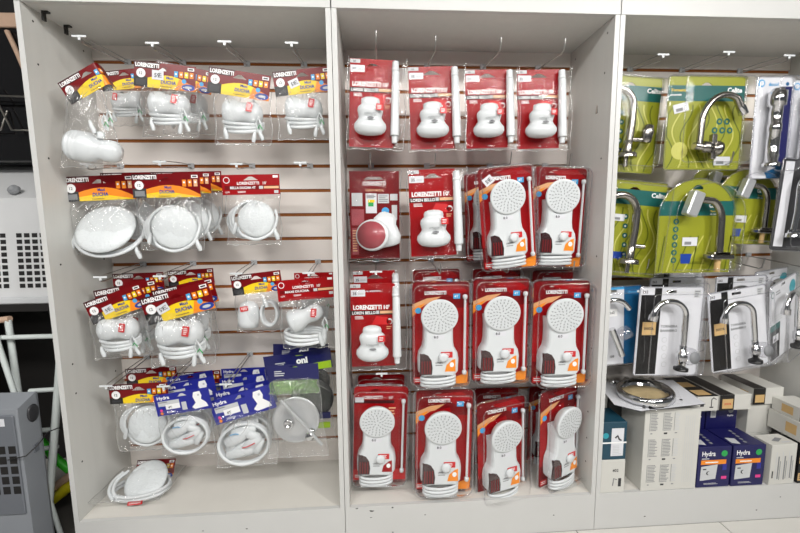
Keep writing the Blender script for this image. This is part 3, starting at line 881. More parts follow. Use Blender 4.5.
    for ins, y, r_ in ((0, -.001, .0032), (.009, -.043, .0024)):
        mb.tube([(x, y, z) for x, z in rr(-W / 2 + ins, W / 2 - ins, -H + ins, -ins, .026)], r_, 'crystal', 8, closed=True)
    mb.build('blister_shell', t)
    K[key] = (t, W)


kind_blister('blister'); kind_blister('blister_red', True)


# ------------------------------------------------------------------ tap packs
def arcp(cx, cz, r, a0, a1, n=10, y=0, rz=None):
    return [(cx + r * cos(rad(a0 + (a1 - a0) * i / n)), y, cz + (rz or r) * sin(rad(a0 + (a1 - a0) * i / n))) for i in range(n + 1)]


def green_card(mb, W, H, arch=False):
    if arch:
        pts = [(-W / 2, -H), (W / 2, -H)] + [(W / 2 * cos(a), -W * .45 + W * .45 * sin(a)) for a in [pi * i / 16 for i in range(17)]]
    else: pts = rr(-W / 2, W / 2, -H, 0, .008)
    mb.slab(pts, .0015, 'green_card', holes=[[(-.018, -.035), (.018, -.035), (.018, -.028), (.006, -.02), (-.006, -.02), (-.018, -.028)]])
    z0, z1 = (-.125, -.075) if arch else (-.082, -.03)
    if arch: mb.poly([(-W / 2 + .001, z0), (W / 2 - .001, z0), (W / 2 - .004, z1), (-W / 2 + .004, z1)], 'teal', 1)
    else: mb.rect(-W / 2, W / 2, z0, z1, 'teal', 1)
    # wavy line art
    for i in range(9):
        x = -W / 2 + .01 + i * W / 9
        if arch: p = [(x + .006 * k * (i % 4 + 1) * .3, -H + .004 + .014 * k) for k in range(10)]
        else: p = [(x + .02 * sin(k * .5 + i * .6), -H + .006 + (H - .1) * k / 14) for k in range(15)]
        p = [(min(max(a, -W / 2 + .002), W / 2 - .006), b) for a, b in p]
        for k in range(len(p) - 1):
            (a, b), (c, d_) = p[k], p[k + 1]
            mb.add([mb.P(a, b, E), mb.P(a + .005, b, E), mb.P(c + .005, d_, E), mb.P(c, d_, E)], [(0, 1, 2, 3)], 'green_light' if i % 2 else 'green_dark')
    mb.text('Celite', W * .16 if arch else W * .27, z1 - .022, .016, 'white_print', 2, w=.036 if arch else .054, bold=.04)
    if arch: mb.text('Torneira', W * .18, z0 + .012, .006, 'yellow', 2); mb.text('de mesa', W * .18, z0 + .003, .005, 'white_print', 2)
    mb.lines(-.02, .05, -H + .03, -H + .04, 2, 'green_dark')


def price(mb, x, z, r=.0, w=.042, h=.024):
    c, s = cos(r), sin(r)
    q = [(x + a * c - b * s, z + a * s + b * c) for a, b in ((-w / 2, -h / 2), (w / 2, -h / 2), (w / 2, h / 2), (-w / 2, h / 2))]
    mb.poly(q, 'card_white', 4)
    q = [(x + a * c - b * s, z + a * s + b * c) for a, b in ((-w * .35, -h * .35), (w * .1, -h * .35), (w * .1, 0), (-w * .35, 0))]
    mb.poly(q, 'grey', 5)


def shell(W, H, t, d=.05, arch=False, inset=.012):
    mb = MB(); rings = []
    for ins, y in ((-.004, -.001), (-.001, -.004), (.004, -.005), (inset, -d * .7), (inset + .006, -d), (inset + .03, -d * 1.04)):
        if arch:
            a = W / 2 - ins
            rings.append([(-a, y, -H + ins), (a, y, -H + ins)] + [(a * cos(q), y, -W * .45 + (W * .45 - ins) * sin(q)) for q in [pi * i / 20 for i in range(21)]])
        else:
            rings.append([(x, y, z) for x, z in rr(-W / 2 + ins, W / 2 - ins, -H + ins, -ins, .014)])
    mb.loft(rings[:5], 'blister_film', cap=False, smooth=True); mb.loft(rings[4:], 'cap_film', cap=False, smooth=True); mb.add(rings[-1], [tuple(range(len(rings[-1])))], 'cap_film')
    mb.tube(rings[1], .0028, 'crystal', 8, closed=True); mb.tube(rings[4], .002, 'crystal', 8, closed=True)
    return mb.build('blister_shell', t)


def kind_celite_left(key, square=False):
    t = empty('tap_blister'); W, H = .235, .335
    mb = MB(); green_card(mb, W, H)
    for i in range(5): mb.disc(-.02 + (.0 if not square else .003 * i), -.125 - .033 * i, .0095, 'teal', 2, n=14); mb.disc(-.02 + (.0 if not square else .003 * i), -.125 - .033 * i, .004, 'light_grey', 3, n=8)
    mb.poly([(-.045, -.275), (-.015, -.275), (-.008, -.25), (-.05, -.25)], 'royal', 2)
    price(mb, -.045, -.13 if square else -.19)
    mb.build('backing_card', t)
    mb = MB(); y = -.03; n1 = len(kids(t))
    mb.tube([(-.1, y, -.145)] + arcp(-.04, -.115, .06, 185, 0, 14, y) + [(.022, y, -.17), (.018, y, -.25)], .0125, 'satin', 14)
    mb.lathe([(0, .013), (.01, .014), (.05, .014), (.052, .012)], (.017, y, -.28), (0, 0, 1), 'satin', 18); mb.build('spout', t, 'curved swan-neck spout')
    mb = MB(); mb.lathe([(0, .034), (.014, .034), (.018, .028), (.02, .012)], (.016, y + .003, -.288), (0, 0, 1), 'satin', 24); mb.lathe([(0, .008), (.04, .008)], (.014, y, -.32), (0, 0, 1), 'satin', 14); mb.build('tap_base', t)
    mb = MB(); mb.tube([(.02, y, -.225), (.06, y - .006, -.225)], .008, 'satin', 12); mb.lathe([(0, .012), (.006, .018), (.04, .02), (.06, .016), (.066, .003)], (.075, y - .006, -.235), (.1, 0, 1), 'satin', 18) if not square else None
    mb.build('tap_handle', t)
    for ch in kids(t):
        if ch.name.split('.')[0] != 'backing_card': ch.location.x = -.022
    shell(W, H, t, .055)
    K[key] = (t, W)


def kind_celite_wall():
    t = empty('tap_blister'); W, H = .28, .315
    mb = MB(); green_card(mb, W, H)
    for i, (x, z) in enumerate(((.055, -.15), (.083, -.15), (.04, -.18), (.068, -.18), (.096, -.18))): mb.disc(x, z, .011, 'teal', 2, n=14); mb.disc(x, z, .005, 'green_card', 3, n=8)
    price(mb, -.09, -.105, .25, .055, .03); price(mb, .075, -.285, 0, .06, .03); mb.disc(-.085, -.25, .03, 'green_light', 2)
    mb.text('Torneira', -.13, -.05, .009, 'yellow', 2, w=.055); mb.text('de parede', -.13, -.064, .007, 'white_print', 2)
    mb.build('backing_card', t)
    mb = MB(); y = -.032
    mb.tube([(-.04, y, -.235), (-.038, y, -.19)] + arcp(.045, -.17, .083, 170, 62, 12, y, .1) + [(.107, y, -.125)], [.0105] * 14 + [.0115, .0125], 'satin', 14)
    mb.lathe([(0, .0135), (.028, .014), (.03, .01), (.03, .001)], (.1, y, -.108), (.42, 0, -.85), 'chrome', 16); mb.build('spout', t, 'arched spout with its outlet at the right')
    mb = MB(); mb.lathe([(-.05, .012), (-.02, .013), (-.019, .02), (.01, .02), (.011, .012), (.024, .012), (.025, .026), (.04, .026), (.041, .001)], (-.01, y, -.245), (1, 0, -.12), 'satin', 20); mb.box(.0, .018, y - .01, y + .01, -.285, -.2, 'satin', .003); mb.build('tap_body', t)
    shell(W, H, t, .06); K['celite_wall'] = (t, W)


def kind_celite_arch():
    t = empty('tap_blister'); W, H = .275, .325
    mb = MB(); green_card(mb, W, H, True)
    for i in range(6): mb.disc(-.072, -.145 - .027 * i, .0105, 'teal', 2, n=14); mb.disc(-.072, -.145 - .027 * i, .005, 'green_card', 3, n=8)
    mb.poly([(-.045, -.292), (-.012, -.292), (-.006, -.258), (-.048, -.258)], 'royal', 2); price(mb, -.018, -.215, 0, .055, .03)
    mb.build('backing_card', t)
    mb = MB(); y = -.032
    mb.tube([(-.03, y, -.07)] + arcp(.01, -.145, .052, 75, 0, 10, y, .072) + [(.064, y, -.24), (.064, y, -.27)], .012, 'satin', 12)
    mb.build('spout', t)
    mb = MB(); mb.box(-.02, .02, y - .016, y + .016, -.048, .036, 'disc_metal', .004); mb.xf(Matrix.Translation((-.04, 0, -.08)) @ Matrix.Translation((0, y, 0)) @ Matrix.Rotation(.32, 4, 'Y') @ Matrix.Translation((0, -y, 0))); mb.build('outlet_block', t, 'square metal outlet block')
    mb = MB(); mb.box(.022, .106, y - .02, y + .02, -.274, -.258, 'satin', .003); mb.box(.034, .094, y - .018, y + .018, -.258, -.25, 'satin', .003); mb.lathe([(0, .009), (.045, .009)], (.062, y, -.318), (0, 0, 1), 'gold', 12); mb.build('tap_base', t)
    shell(W, H, t, .06, True); K['celite_arch'] = (t, W)


def kind_chrome_valve():
    t = empty('valve_blister'); W, H = .125, .325
    mb = MB(); mb.slab(rr(-W / 2, W / 2, -H, 0, .008), .0015, 'card_white'); mb.rect(W / 2 - .035, W / 2, -H, -.03, 'navy', 1); mb.poly([(0, -H), (W / 2, -H), (W / 2, -H + .05), (-.01, -H + .02)], 'docol_blue', 2)
    mb.disc(-.045, -.02, .012, 'sky_blue', 2); mb.disc(-.045, -.02, .008, 'card_white', 3); mb.text('docol', -.02, -.028, .011, 'sky_blue', 2); mb.disc(.045, -.022, .006, 'docol_blue', 2); mb.build('backing_card', t)
    mb = MB(); mb.lathe([(0, .022), (.012, .024), (.014, .018), (.11, .0175), (.111, .019), (.135, .019), (.136, .0175), (.19, .0175), (.192, .024), (.235, .025), (.237, .019), (.245, .016), (.246, .001)], (-.004, -.032, -.29), (.02, 0, 1), 'chrome', 28); mb.bend(lambda x, y, z: (x - .012, y + .008, z)); mb.build('valve_body', t, 'tall chrome valve cylinder')
    shell(W, H, t, .062); K['valve'] = (t, W)
    t = empty('tap_blister'); W, H = .2, .34
    mb = MB(); mb.slab(rr(-W / 2, W / 2, -H, 0, .012), .0015, 'charcoal'); mb.poly([(-W / 2 + .012, -H + .015), (-W / 2 + .05, -H + .015), (-W / 2 + .05, -.01), (-W / 2 + .015, -.01)], 'card_white', 1); mb.rect(-.02, .03, -.15, -.11, 'gold', 1); mb.build('backing_card', t)
    mb = MB(); mb.tube([(-.05, -.03, -.27), (-.045, -.03, -.2)] + arcp(.0, -.11, .05, 180, 60, 8, -.03, .06), .009, 'chrome', 12); mb.lathe([(0, .02), (.015, .02), (.02, .01)], (-.05, -.03, -.29), (0, 0, 1), 'chrome', 18); mb.tube([(-.06, -.03, -.27), (.03, -.03, -.265)], .01, 'chrome', 12); mb.build('spout', t, 'chrome spout')
    shell(W, H, t, .055); K['dark_frame'] = (t, W)


def kind_docol(key, style):
    t = empty('tap_blister'); W, H = .235, .32
    mb = MB(); mb.slab(rr(-W / 2, W / 2, -H, 0, .01), .0015, 'card_white', 'charcoal', holes=[[(-.018, -.022), (.018, -.022), (.018, -.012), (-.018, -.012)]])
    if style == 'black':
        mb.rect(-W / 2 + .008, -W / 2 + .082, -H + .004, -.004, 'black', 1); mb.rect(-W / 2 + .02, -W / 2 + .07, -.172, -.125, 'gold', 2)
        mb.text('DOCOL', -W / 2 + .045, -.153, .009, 'charcoal', 3, anchor='c', w=.036, bold=.03); mb.rect(-W / 2 + .004, -W / 2 + .055, -.028, -.004, 'card_white', 3); mb.text('262', -W / 2 + .01, -.022, .01, 'charcoal', 4)
        mb.text('TORNEIRA', -W / 2 + .088, -.145, .009, 'grey', 2, w=.062); mb.text('BANHEIRO', -W / 2 + .088, -.161, .009, 'grey', 2, w=.062)
        for i, x in enumerate((.0,)):
            for j in range(4): mb.disc(-.012 + .002 * j, -.19 - .03 * j, .01, 'light_grey', 2, n=14); mb.disc(-.012 + .002 * j, -.19 - .03 * j, .008, 'card_white', 3, n=14)
        mb.rect(W / 2 - .034, W / 2 - .01, -.038, -.01, 'light_grey', 2); mb.lines(W / 2 - .032, W / 2 - .012, -.036, -.012, 3, 'grey', 3)
        dx = .0
    elif style == 'blue':
        mb.rect(W / 2 - .07, W / 2, -H, 0, 'docol_blue', 1); mb.text('docol', W / 2 - .055, -.03, .012, 'sky_blue', 2); mb.disc(W / 2 - .012, -.024, .005, 'white_print', 2); mb.rect(-.02, .045, -.3, -.27, 'card_white', 2); mb.text('109', -.01, -.292, .01, 'charcoal', 3)
        mb.rect(-W / 2, W / 2 - .07, -.012, 0, 'sky_blue', 1); dx = -.05
        mb.rect(-.02, .02, -.12, -.09, 'white_print', 1); mb.text('262', -.012, -.11, .01, 'charcoal', 2)
    else:
        mb.disc(W / 2 - .03, -.05, .028, 'aqua', 1); mb.disc(-W / 2 + .03, -.04, .014, 'teal', 1); mb.disc(-W / 2 + .03, -.04, .01, 'card_white', 2); mb.lines(-W / 2 + .055, -.02, -.05, -.03, 2, 'grey', 2)
        mb.rect(-W / 2 + .006, -.02, -H + .005, -.19, 'charcoal', 1); mb.rect(-W / 2 + .006, -.02, -.19, -.165, 'teal', 2); price(mb, -.06, -.225, 0, .05, .03); mb.lines(-.08, .0, -.16, -.13, 3, 'light_grey'); dx = .02
    mb.build('backing_card', t)
    y = -.035; k = 1
    mb = MB(); x = .03 + dx * .5
    if style == 'blue':
        mb.tube([(-.11, y, -.11)] + arcp(-.05, -.1, .06, 160, 35, 12, y, .055) + [(.012, y, -.085)], .0095, 'chrome', 14); mb.lathe([(0, .013), (.12, .012)], (-.06, y, -.16), (.35, 0, -.9), 'chrome', 16); mb.build('spout', t, 'curved chrome spout')
        mb = MB(); mb.lathe([(0, .018), (.01, .026), (.03, .028), (.045, .024), (.048, .002)], (-.03, y, -.19), (.8, -.2, .45), 'crystal', 8); mb.build('tap_handle', t, 'clear faceted handle')
    else:
        mb.tube([(x - .12, y, -.108)] + arcp(x - .058, -.096, .058, 165, 0, 14, y, .052) + [(x + .001, y, -.18), (x, y, -.225)], [.0105] * 2 + [.0095] * 14 + [.009], 'chrome', 16)
        mb.lathe([(0, .014), (.022, .0145), (.023, .01), (.0235, .001)], (x - .115, y, -.09), (-.25, 0, -1), 'chrome', 16); mb.build('spout', t, 'chrome swan-neck spout')
        mb = MB(); mb.lathe([(0, .012), (.03, .013), (.032, .016), (.06, .016), (.062, .011), (.085, .011)], (x, y, -.285), (0, 0, 1), 'chrome', 18); mb.lathe([(0, .022), (.009, .022), (.01, .01)], (x, y, -.289), (0, 0, 1), 'black', 20); mb.build('tap_base', t)
        mb = MB(); mb.lathe([(0, .012), (.006, .026), (.016, .031), (.028, .028), (.032, .02), (.032, .001)], (x + .004, y - .006, -.232), (.15 if style == 'black' else .7, -1, .1), 'crystal', 9)
        mb.lathe([(0, .021), (.003, .021), (.004, .001)], (x + .01, y - .04, -.23), (.15 if style == 'black' else .7, -1, .1), 'grey', 18); mb.build('tap_handle', t, 'clear faceted handle')
    if style == 'blue':
        for ch in kids(t):
            if ch.name.split('.')[0] != 'backing_card': ch.location.x = .035
    shell(W, H, t, .05); K[key] = (t, W)


kind_celite_left('celite_left'); kind_celite_left('celite_square', True); kind_celite_wall(); kind_celite_arch(); kind_chrome_valve()
kind_docol('docol', 'black'); kind_docol('docol_blue', 'blue'); kind_docol('deca', 'white')

# ------------------------------------------------------------------ hang the goods
used = {}
CAT = {'bagged_shower': 'shower', 'shower_pack': 'shower', 'shower_blister': 'shower', 'tap_blister': 'tap', 'valve_blister': 'valve'}


def place(kind, TL, TR, Y, label, group, yaw=0, pitch=0, zs=1, sc=None, stick=None):
    proto, W = K[kind]
    if kind.startswith('blister') and zs == 1: zs = .965
    a, b = at(*TL, Y), at(*TR, Y); d = b - a
    roll = math.atan2(d.z, d.x); k = sc or math.hypot(d.x, d.z) / max(.3, cos(rad(yaw))) / W
    o = proto if kind not in used else copy_tree(proto); used[kind] = 1
    o.location = (a + b) / 2; o.rotation_euler = (rad(pitch), -roll, rad(yaw)); o.scale = (k, k, k * zs)
    for sx, sz, sy, sr, sw, sh_ in (stick or []):
        mb = MB(); mb.slab([(-sw / 2, -sh_ / 2), (sw / 2, -sh_ / 2), (sw / 2, sh_ / 2), (-sw / 2, sh_ / 2)], .0006, 'card_white'); mb.text('59', -sw * .3, -sh_ * .25, sh_ * .45, 'charcoal', 1); mb.lines(sw * .08, sw * .42, -sh_ * .3, sh_ * .3, 3, 'grey')
        mb.xf(Matrix.Translation((sx, sy, sz)) @ Matrix.Rotation(-sr, 4, 'Y')); mb.build('price_sticker', o, 'white price sticker')
    if o.name.startswith('bagged'):
        o.scale.y = k * .8
        if kind != 'folded': o.location.y += .016 * k
        for ch in kids(o):
            if ch.name.split('.')[0] == 'header_card' and kind != 'folded': ch.location.y = -.02
        for ch in kids(o):
            if ch.name.split('.')[0] not in ('header_card', 'price_sticker'): ch.rotation_euler = (0, roll * .85, 0)
    tag(o, label, CAT[o.name.split('.')[0]], group)
    return o


G1 = 'bagged showers in the left cabinet'; G2 = 'shower packs in the middle cabinet'; G3 = 'tap packs in the right cabinet'
# --- left cabinet, top row
place('folded', (58, 79), (93, 61), .02, 'bagged white shower with its red and yellow header twisted steeply, at the top left', G1, sc=.83).location = at(85, 69, .02)
K['folded'][0].rotation_euler = (0, 0, .0)
for ch in kids(K['folded'][0]): ch.rotation_euler = (0, 0, 0)
place('maxi_flip', (99, 72), (146, 67), .2, 'bagged white shower half hidden between the twisted header and the next bag, top row', G1)
place('maxi', (134, 60), (196, 67), .08, 'bagged white shower on the second hook of the top row, price sticker on header', G1, stick=[(-.025, -.045, -.0225, 0, .042, .034)])
place('maxi', (157, 60), (214, 72), .19, 'bagged white shower just behind the front bag of the second hook, top row', G1)
place('maxi', (209, 66), (271, 76), .08, 'bagged white shower with its yellow header sloping down to the right, top row', G1)
place('maxi', (272, 72), (330, 66), .09, 'bagged white shower with a yellow header beside the cabinet divider, end of the top row', G1, stick=[(-.035, -.05, -.0225, .3, .04, .03)])
# second row
place('orange_tilt', (62, 177), (133, 174), .11, 'bagged shower with a wide oval dish under an orange header, leftmost of the second row', G1)
place('orange', (100, 173), (158, 172), .21, 'bagged shower hidden behind the wide oval dish in the second row', G1)
place('orange', (131, 174), (199, 173), .07, 'bagged shower with a big round dish facing front, middle of the second row', G1)
place('orange', (150, 172), (210, 172), .155, 'bagged shower directly behind the big round dish in the second row', G1)
place('orange', (166, 172), (221, 171), .23, 'rearmost bagged shower behind the big round dish, touching the plain red header', G1)
place('bella', (221, 175), (279, 174), .12, 'bagged round shower under a plain red header in the second row', G1)
# third row
place('maxi', (83, 303), (139, 283), .05, 'bagged white shower with a tilted yellow header, front left of the third row', G1, stick=[(-.035, -.055, -.0225, .1, .04, .03)])
place('maxi', (93, 291), (155, 279), .13, 'bagged white shower just behind the tilted header at the left of the third row', G1)
place('maxi', (112, 274), (163, 272), .215, 'rearmost bagged shower at the left of the third row, only a header strip showing', G1)
place('maxi', (139, 299), (207, 281), .04, 'bagged white shower at the front of the second stack in the third row', G1, stick=[(-.05, -.05, -.0225, .25, .04, .028)])
place('maxi', (151, 291), (212, 277), .12, 'bagged white shower in the middle of the second stack of the third row', G1)
place('maxi', (167, 271), (213, 268), .215, 'rearmost bagged shower of the second stack in the third row', G1)
place('lump', (230, 276), (280, 270), .12, 'bagged white shower with its hose coiled upright at the right, third row', G1)
place('maxi_red', (276, 281), (333, 276), .07, 'bagged white shower with a plain red header beside the divider in the third row', G1)
place('maxi_red', (294, 273), (333, 272), .21, 'bagged shower behind the plain red header beside the divider in the third row', G1)
# bottom row
place('maxi_dish', (108, 385), (167, 382), .08, 'bagged round shower with a yellow header at the left of the bottom row', G1)
place('maxi_dish', (125, 369), (176, 366), .2, 'bagged round shower behind the yellow header at the left of the bottom row', G1)
place('hydra', (153, 396), (208, 387), .03, 'bagged shower with oval hose, left one of the two front blue headers', G1)
place('hydra', (160, 386), (213, 376), .11, 'bagged shower second in the left stack of blue headers', G1)
place('hydra', (167, 378), (212, 370), .19, 'bagged shower third in the left stack of blue headers', G1)
place('maxi_dish', (175, 373), (220, 370), .25, 'bagged shower with a red header just behind the left stack of blue headers', G1)
place('hydra', (208, 402), (269, 384), .05, 'bagged shower with a strongly tilted blue header, next to the chrome disc bag', G1)
place('hydra', (212, 392), (272, 379), .1, 'bagged shower second in the right stack of blue headers', G1)
place('hydra', (219, 379), (271, 372), .17, 'bagged shower third in the right stack of blue headers', G1)
place('hydra', (221, 369), (266, 367), .24, 'rearmost bagged shower of the right stack of blue headers', G1)
place('oni', (263, 357), (330, 348), .12, 'dark blue and lime header bag with large white letters behind the chrome disc bag', G1)
place('oni', (273, 344), (328, 344), .23, 'rearmost dark blue header bag beside the divider in the bottom row', G1)
place('oni_front', (267, 366), (318, 363), .03, 'clear bag with a chrome shower disc and a straight chrome arm', G1)

# --- middle cabinet
place('flat', (350, 58), (405, 61), .06, 'red flat pack with white gourd shower, first in the top row beside the left divider', G2)
place('flat', (352, 66), (402, 66), .17, 'red flat pack behind the first pack in the top row', G2)
place('flat', (408, 67), (463, 66), .08, 'red flat pack with white gourd shower, second in the top row', G2, zs=.925)
place('flat', (465, 70), (517, 69), .1, 'red flat pack with white gourd shower, third in the top row', G2, zs=.925)
place('flat', (517, 70), (569, 69), .1, 'red flat pack with white gourd shower, last in the top row', G2, zs=.925)
place('flat_back', (349, 171), (399, 171), .16, 'dark red pack seen from the back with pink paper in its dish, second row', G2)
place('flat', (408, 170), (465, 168), .1, 'red flat pack with gourd shower in the second row next to the back-turned pack', G2, zs=.97)
place('blister', (462, 173), (512, 171), .22, 'red blister shower mostly hidden behind the leaning one, second row', G2)
place('blister', (475, 168), (533, 163), .06, 'leaning red blister shower with a price sticker over its corner, second row', G2, stick=[(-.078, -.055, -.056, .6, .036, .03)])
place('blister', (533, 165), (589, 167), .12, 'red blister shower at the right end of the second row', G2)
place('flat', (350, 284), (405, 283), .08, 'red flat pack with gourd shower, first in the third row', G2)
place('flat', (353, 271), (404, 270), .19, 'red flat pack behind the first pack in the third row', G2)
place('blister', (410, 281), (471, 280), .06, 'red blister shower directly right of the flat pack in the third row', G2)
place('blister', (411, 269), (461, 267), .2, 'blister pack behind the one directly right of the flat pack in the third row', G2)
place('blister', (471, 278), (531, 277), .07, 'red blister shower, middle of the three in the third row', G2)
place('blister', (471, 268), (522, 266), .21, 'blister pack behind the middle one of the three in the third row', G2)
place('blister', (532, 280), (592, 279), .07, 'red blister shower at the right end of the third row', G2)
place('blister', (531, 269), (581, 268), .21, 'blister pack behind the right end of the third row', G2)
place('blister_red', (352, 385), (410, 385), .1, 'plain red blister shower with a white sticker, leftmost of the bottom row', G2)
place('blister_red', (356, 374), (406, 373), .215, 'plain red blister pack behind the leftmost of the bottom row', G2)
place('blister', (414, 389), (475, 388), .05, 'red and orange blister shower facing straight out, second in the bottom row', G2, zs=.97)
place('blister', (478, 400), (524, 397), .07, 'turned and leaning blister shower, third in the bottom row', G2, yaw=15, sc=1.1)
place('blister', (472, 388), (520, 386), .22, 'dark blister pack behind the turned one, third in the bottom row', G2)
place('blister', (540, 387), (580, 385), .09, 'turned blister shower at the right end of the bottom row', G2, yaw=24, sc=1.1)
place('blister', (528, 386), (573, 385), .235, 'dark blister pack behind the turned one at the right end of the bottom row', G2)

# --- right cabinet
place('celite_left', (600, 74), (663, 79), .12, 'green tap pack cut off by the divider, top row of the right cabinet', G3)
place('celite_wall', (669, 76), (746, 77), .06, 'large square green tap pack with an arched spout pointing right, top row', G3)
place('valve', (757, 77), (793, 77), .08, 'white and blue pack with a tall chrome valve cylinder, top row', G3)
place('valve', (793, 80), (828, 82), .09, 'white and blue pack cut by the right edge of the picture, top row', G3)
place('celite_square', (604, 178), (668, 184), .08, 'green tap pack cut off by the divider, second row of the right cabinet', G3)
place('celite_arch', (661, 179), (737, 179), .03, 'front green pack with arched top and square spout, second row', G3)
place('celite_arch', (721, 168), (780, 171), .12, 'green arched pack behind and right of the front arched one', G3)
place('celite_arch', (690, 164), (745, 162), .22, 'rearmost green arched pack, only its curved top showing', G3)
place('dark_frame', (783, 158), (833, 161), .05, 'dark pack with a white stripe at the right edge, second row', G3)
place('docol_blue', (584, 289), (641, 285), .09, 'white and blue tap pack cut off by the divider, third row', G3)
place('docol', (640, 287), (704, 287), .04, 'black and white tap pack hanging straight with a gold label, third row', G3)
place('docol', (650, 278), (704, 277), .13, 'tap pack behind the straight black and white one in the third row', G3)
place('docol', (652, 271), (702, 269), .22, 'rearmost tap pack behind the straight black and white one', G3)
place('docol', (707, 294), (765, 284), .03, 'leaning black and white tap pack with a gold label, third row', G3)
place('docol', (716, 277), (766, 275), .14, 'tap pack behind the leaning black and white one', G3)
place('deca', (767, 283), (799, 276), .06, 'turned white tap pack with a teal circle, right end of the third row', G3, yaw=24, sc=1.02)
place('deca', (752, 271), (792, 268), .2, 'white tap pack behind the turned one at the right end of the third row', G3, yaw=15, sc=.95)

# --- hooks
for px, py, row, kd, L, lb in (
    (128, 64, 0, 'tag', .25, 'wire hook holding the bag with the twisted header, top left'),
    (183, 65, 0, 'tag', .21, 'second wire hook of the top row in the left cabinet'),
    (247, 65, 0, 'tag', .23, 'third wire hook of the top row in the left cabinet'),
    (304, 65, 0, 'tag', .23, 'last wire hook of the top row in the left cabinet, beside the divider'),
    (120, 165, 4, 'tag', .18, 'wire hook carrying the oval dish shower in the second row'),
    (191, 165, 4, 'tag', .23, 'wire hook carrying the big round dish showers in the second row'),
    (252, 165, 4, 'tag', .18, 'wire hook carrying the plain red header bag in the second row'),
    (310, 165, 4, 'tag', .21, 'empty wire hook on the bare slatwall beside the divider'),
    (143, 263, 8, 'tag', .25, 'wire hook carrying the tilted header bags at the left of the third row'),
    (193, 263, 8, 'tag', .25, 'wire hook carrying the second stack of bags in the third row'),
    (254, 261, 8, 'tag', .21, 'wire hook carrying the lone coiled hose bag in the third row'),
    (318, 261, 8, 'tag', .23, 'wire hook carrying the plain red header bags in the third row'),
    (147, 360, 12, 'tag', .25, 'wire hook carrying the yellow header bags in the bottom row'),
    (198, 357, 12, 'tag', .27, 'wire hook carrying the left stack of blue headers'),
    (250, 356, 12, 'tag', .27, 'wire hook carrying the right stack of blue headers'),
    (302, 354, 12, 'tag', .26, 'wire hook carrying the dark blue and lime header bags'),
    (376, 66, 0, 'up', .26, 'wire hook with upturned tip, first in the middle cabinet top row'),
    (427, 66, 0, 'up', .23, 'wire hook with upturned tip, second in the middle cabinet top row'),
    (483, 67, 0, 'up', .23, 'wire hook with upturned tip, third in the middle cabinet top row'),
    (538, 68, 0, 'up', .23, 'wire hook with upturned tip, last in the middle cabinet top row'),
    (371, 165, 4, 'up', .22, 'wire hook carrying the back-turned pack in the middle cabinet'),
    (427, 165, 4, 'up', .23, 'wire hook carrying the second row flat pack in the middle cabinet'),
    (490, 165, 4, 'up', .26, 'wire hook carrying the leaning blister shower'),
    (545, 165, 4, 'up', .22, 'wire hook carrying the blister at the right end of the second row'),
    (376, 263, 8, 'tag', .23, 'wire hook carrying the flat packs of the third row'),
    (431, 263, 8, 'up', .25, 'wire hook carrying the third row blister next to the flat pack'),
    (489, 263, 8, 'up', .25, 'wire hook carrying the middle blister of the third row'),
    (545, 263, 8, 'up', .25, 'wire hook carrying the right blister of the third row'),
    (381, 356, 12, 'tag', .22, 'wire hook carrying the plain red blisters of the bottom row'),
    (436, 356, 12, 'up', .26, 'wire hook carrying the second blister of the bottom row'),
    (489, 356, 12, 'up', .25, 'wire hook carrying the turned third blister of the bottom row'),
    (546, 356, 12, 'up', .22, 'wire hook carrying the turned blister at the right of the bottom row'),
    (630, 70, 0, 'tag', .19, 'wire hook nearest the divider, right cabinet top row'),
    (682, 71, 0, 'tag', .22, 'wire hook over the large square green tap pack'),
    (740, 72, 0, 'tag', .2, 'wire hook over the chrome valve pack'),
    (628, 167, 4, 'up', .22, 'wire hook carrying the second row green pack cut by the divider'),
    (676, 167, 4, 'up', .27, 'wire hook carrying the front arched green pack'),
    (726, 167, 4, 'up', .22, 'wire hook carrying the second arched green pack'),
    (612, 262, 8, 'up', .23, 'wire hook carrying the white and blue tap pack'),
    (655, 262, 8, 'up', .26, 'wire hook carrying the straight black and white tap packs'),
    (706, 262, 8, 'up', .26, 'wire hook carrying the leaning black and white tap packs'),
    (748, 262, 8, 'up', .24, 'wire hook carrying the turned white tap packs'),
):
    hook(px, py, row, kd, L, lb)

# ------------------------------------------------------------------ the shower lying on the base shelf
t = empty('bagged_shower', (-.825, .14, ZB)); t.scale = (.78, .78, .78); tag(t, 'bagged round shower lying on the base shelf in the left corner', 'shower', G1)
mb = MB(); dish(mb, .03, -.0, .07, .1, -.95); mb.build('shower_face', t)
mb = MB(); loops(mb, .01, -.01, .048, .135, .085, .004, 2, .0085, gap=.018)
mb.tube(smooth([(-.1, .03, .1), (-.12, -.02, .085), (-.115, -.06, .06), (-.08, -.09, .035)]), .008, 'white_plastic', 8); mb.tube(smooth([(-.08, .04, .1), (-.1, -.02, .09), (-.095, -.06, .062), (-.06, -.085, .036)]), .008, 'white_plastic', 8); mb.build('coiled_hose', t)
mb = MB(); mb.frame((0, -.108, .028), (1, 0, .06), (0, .5, 1)); mb.slab([(.0, -.01), (.07, -.01), (.07, .006), (.0, .006)], .001, 'bright_red'); mb.text('LORENZETTI', .035, -.005, .007, 'white_print', 2, anchor='c'); mb.build('paper_leaflet', t, 'strip of red printed paper')
mb = header_maxi(.2, .07); mb.xf(Matrix.Translation((.03, .1, .12)) @ Matrix.Rotation(-.5, 4, 'X')); mb.build('header_card', t)
bg = bag(.33, -.13, .13, .05, 21, yc=0, crease=.006); bg.xf(Matrix.Translation((0, 0, .056)) @ Matrix.Rotation(-pi / 2, 4, 'X')); bg.build('plastic_bag', t)

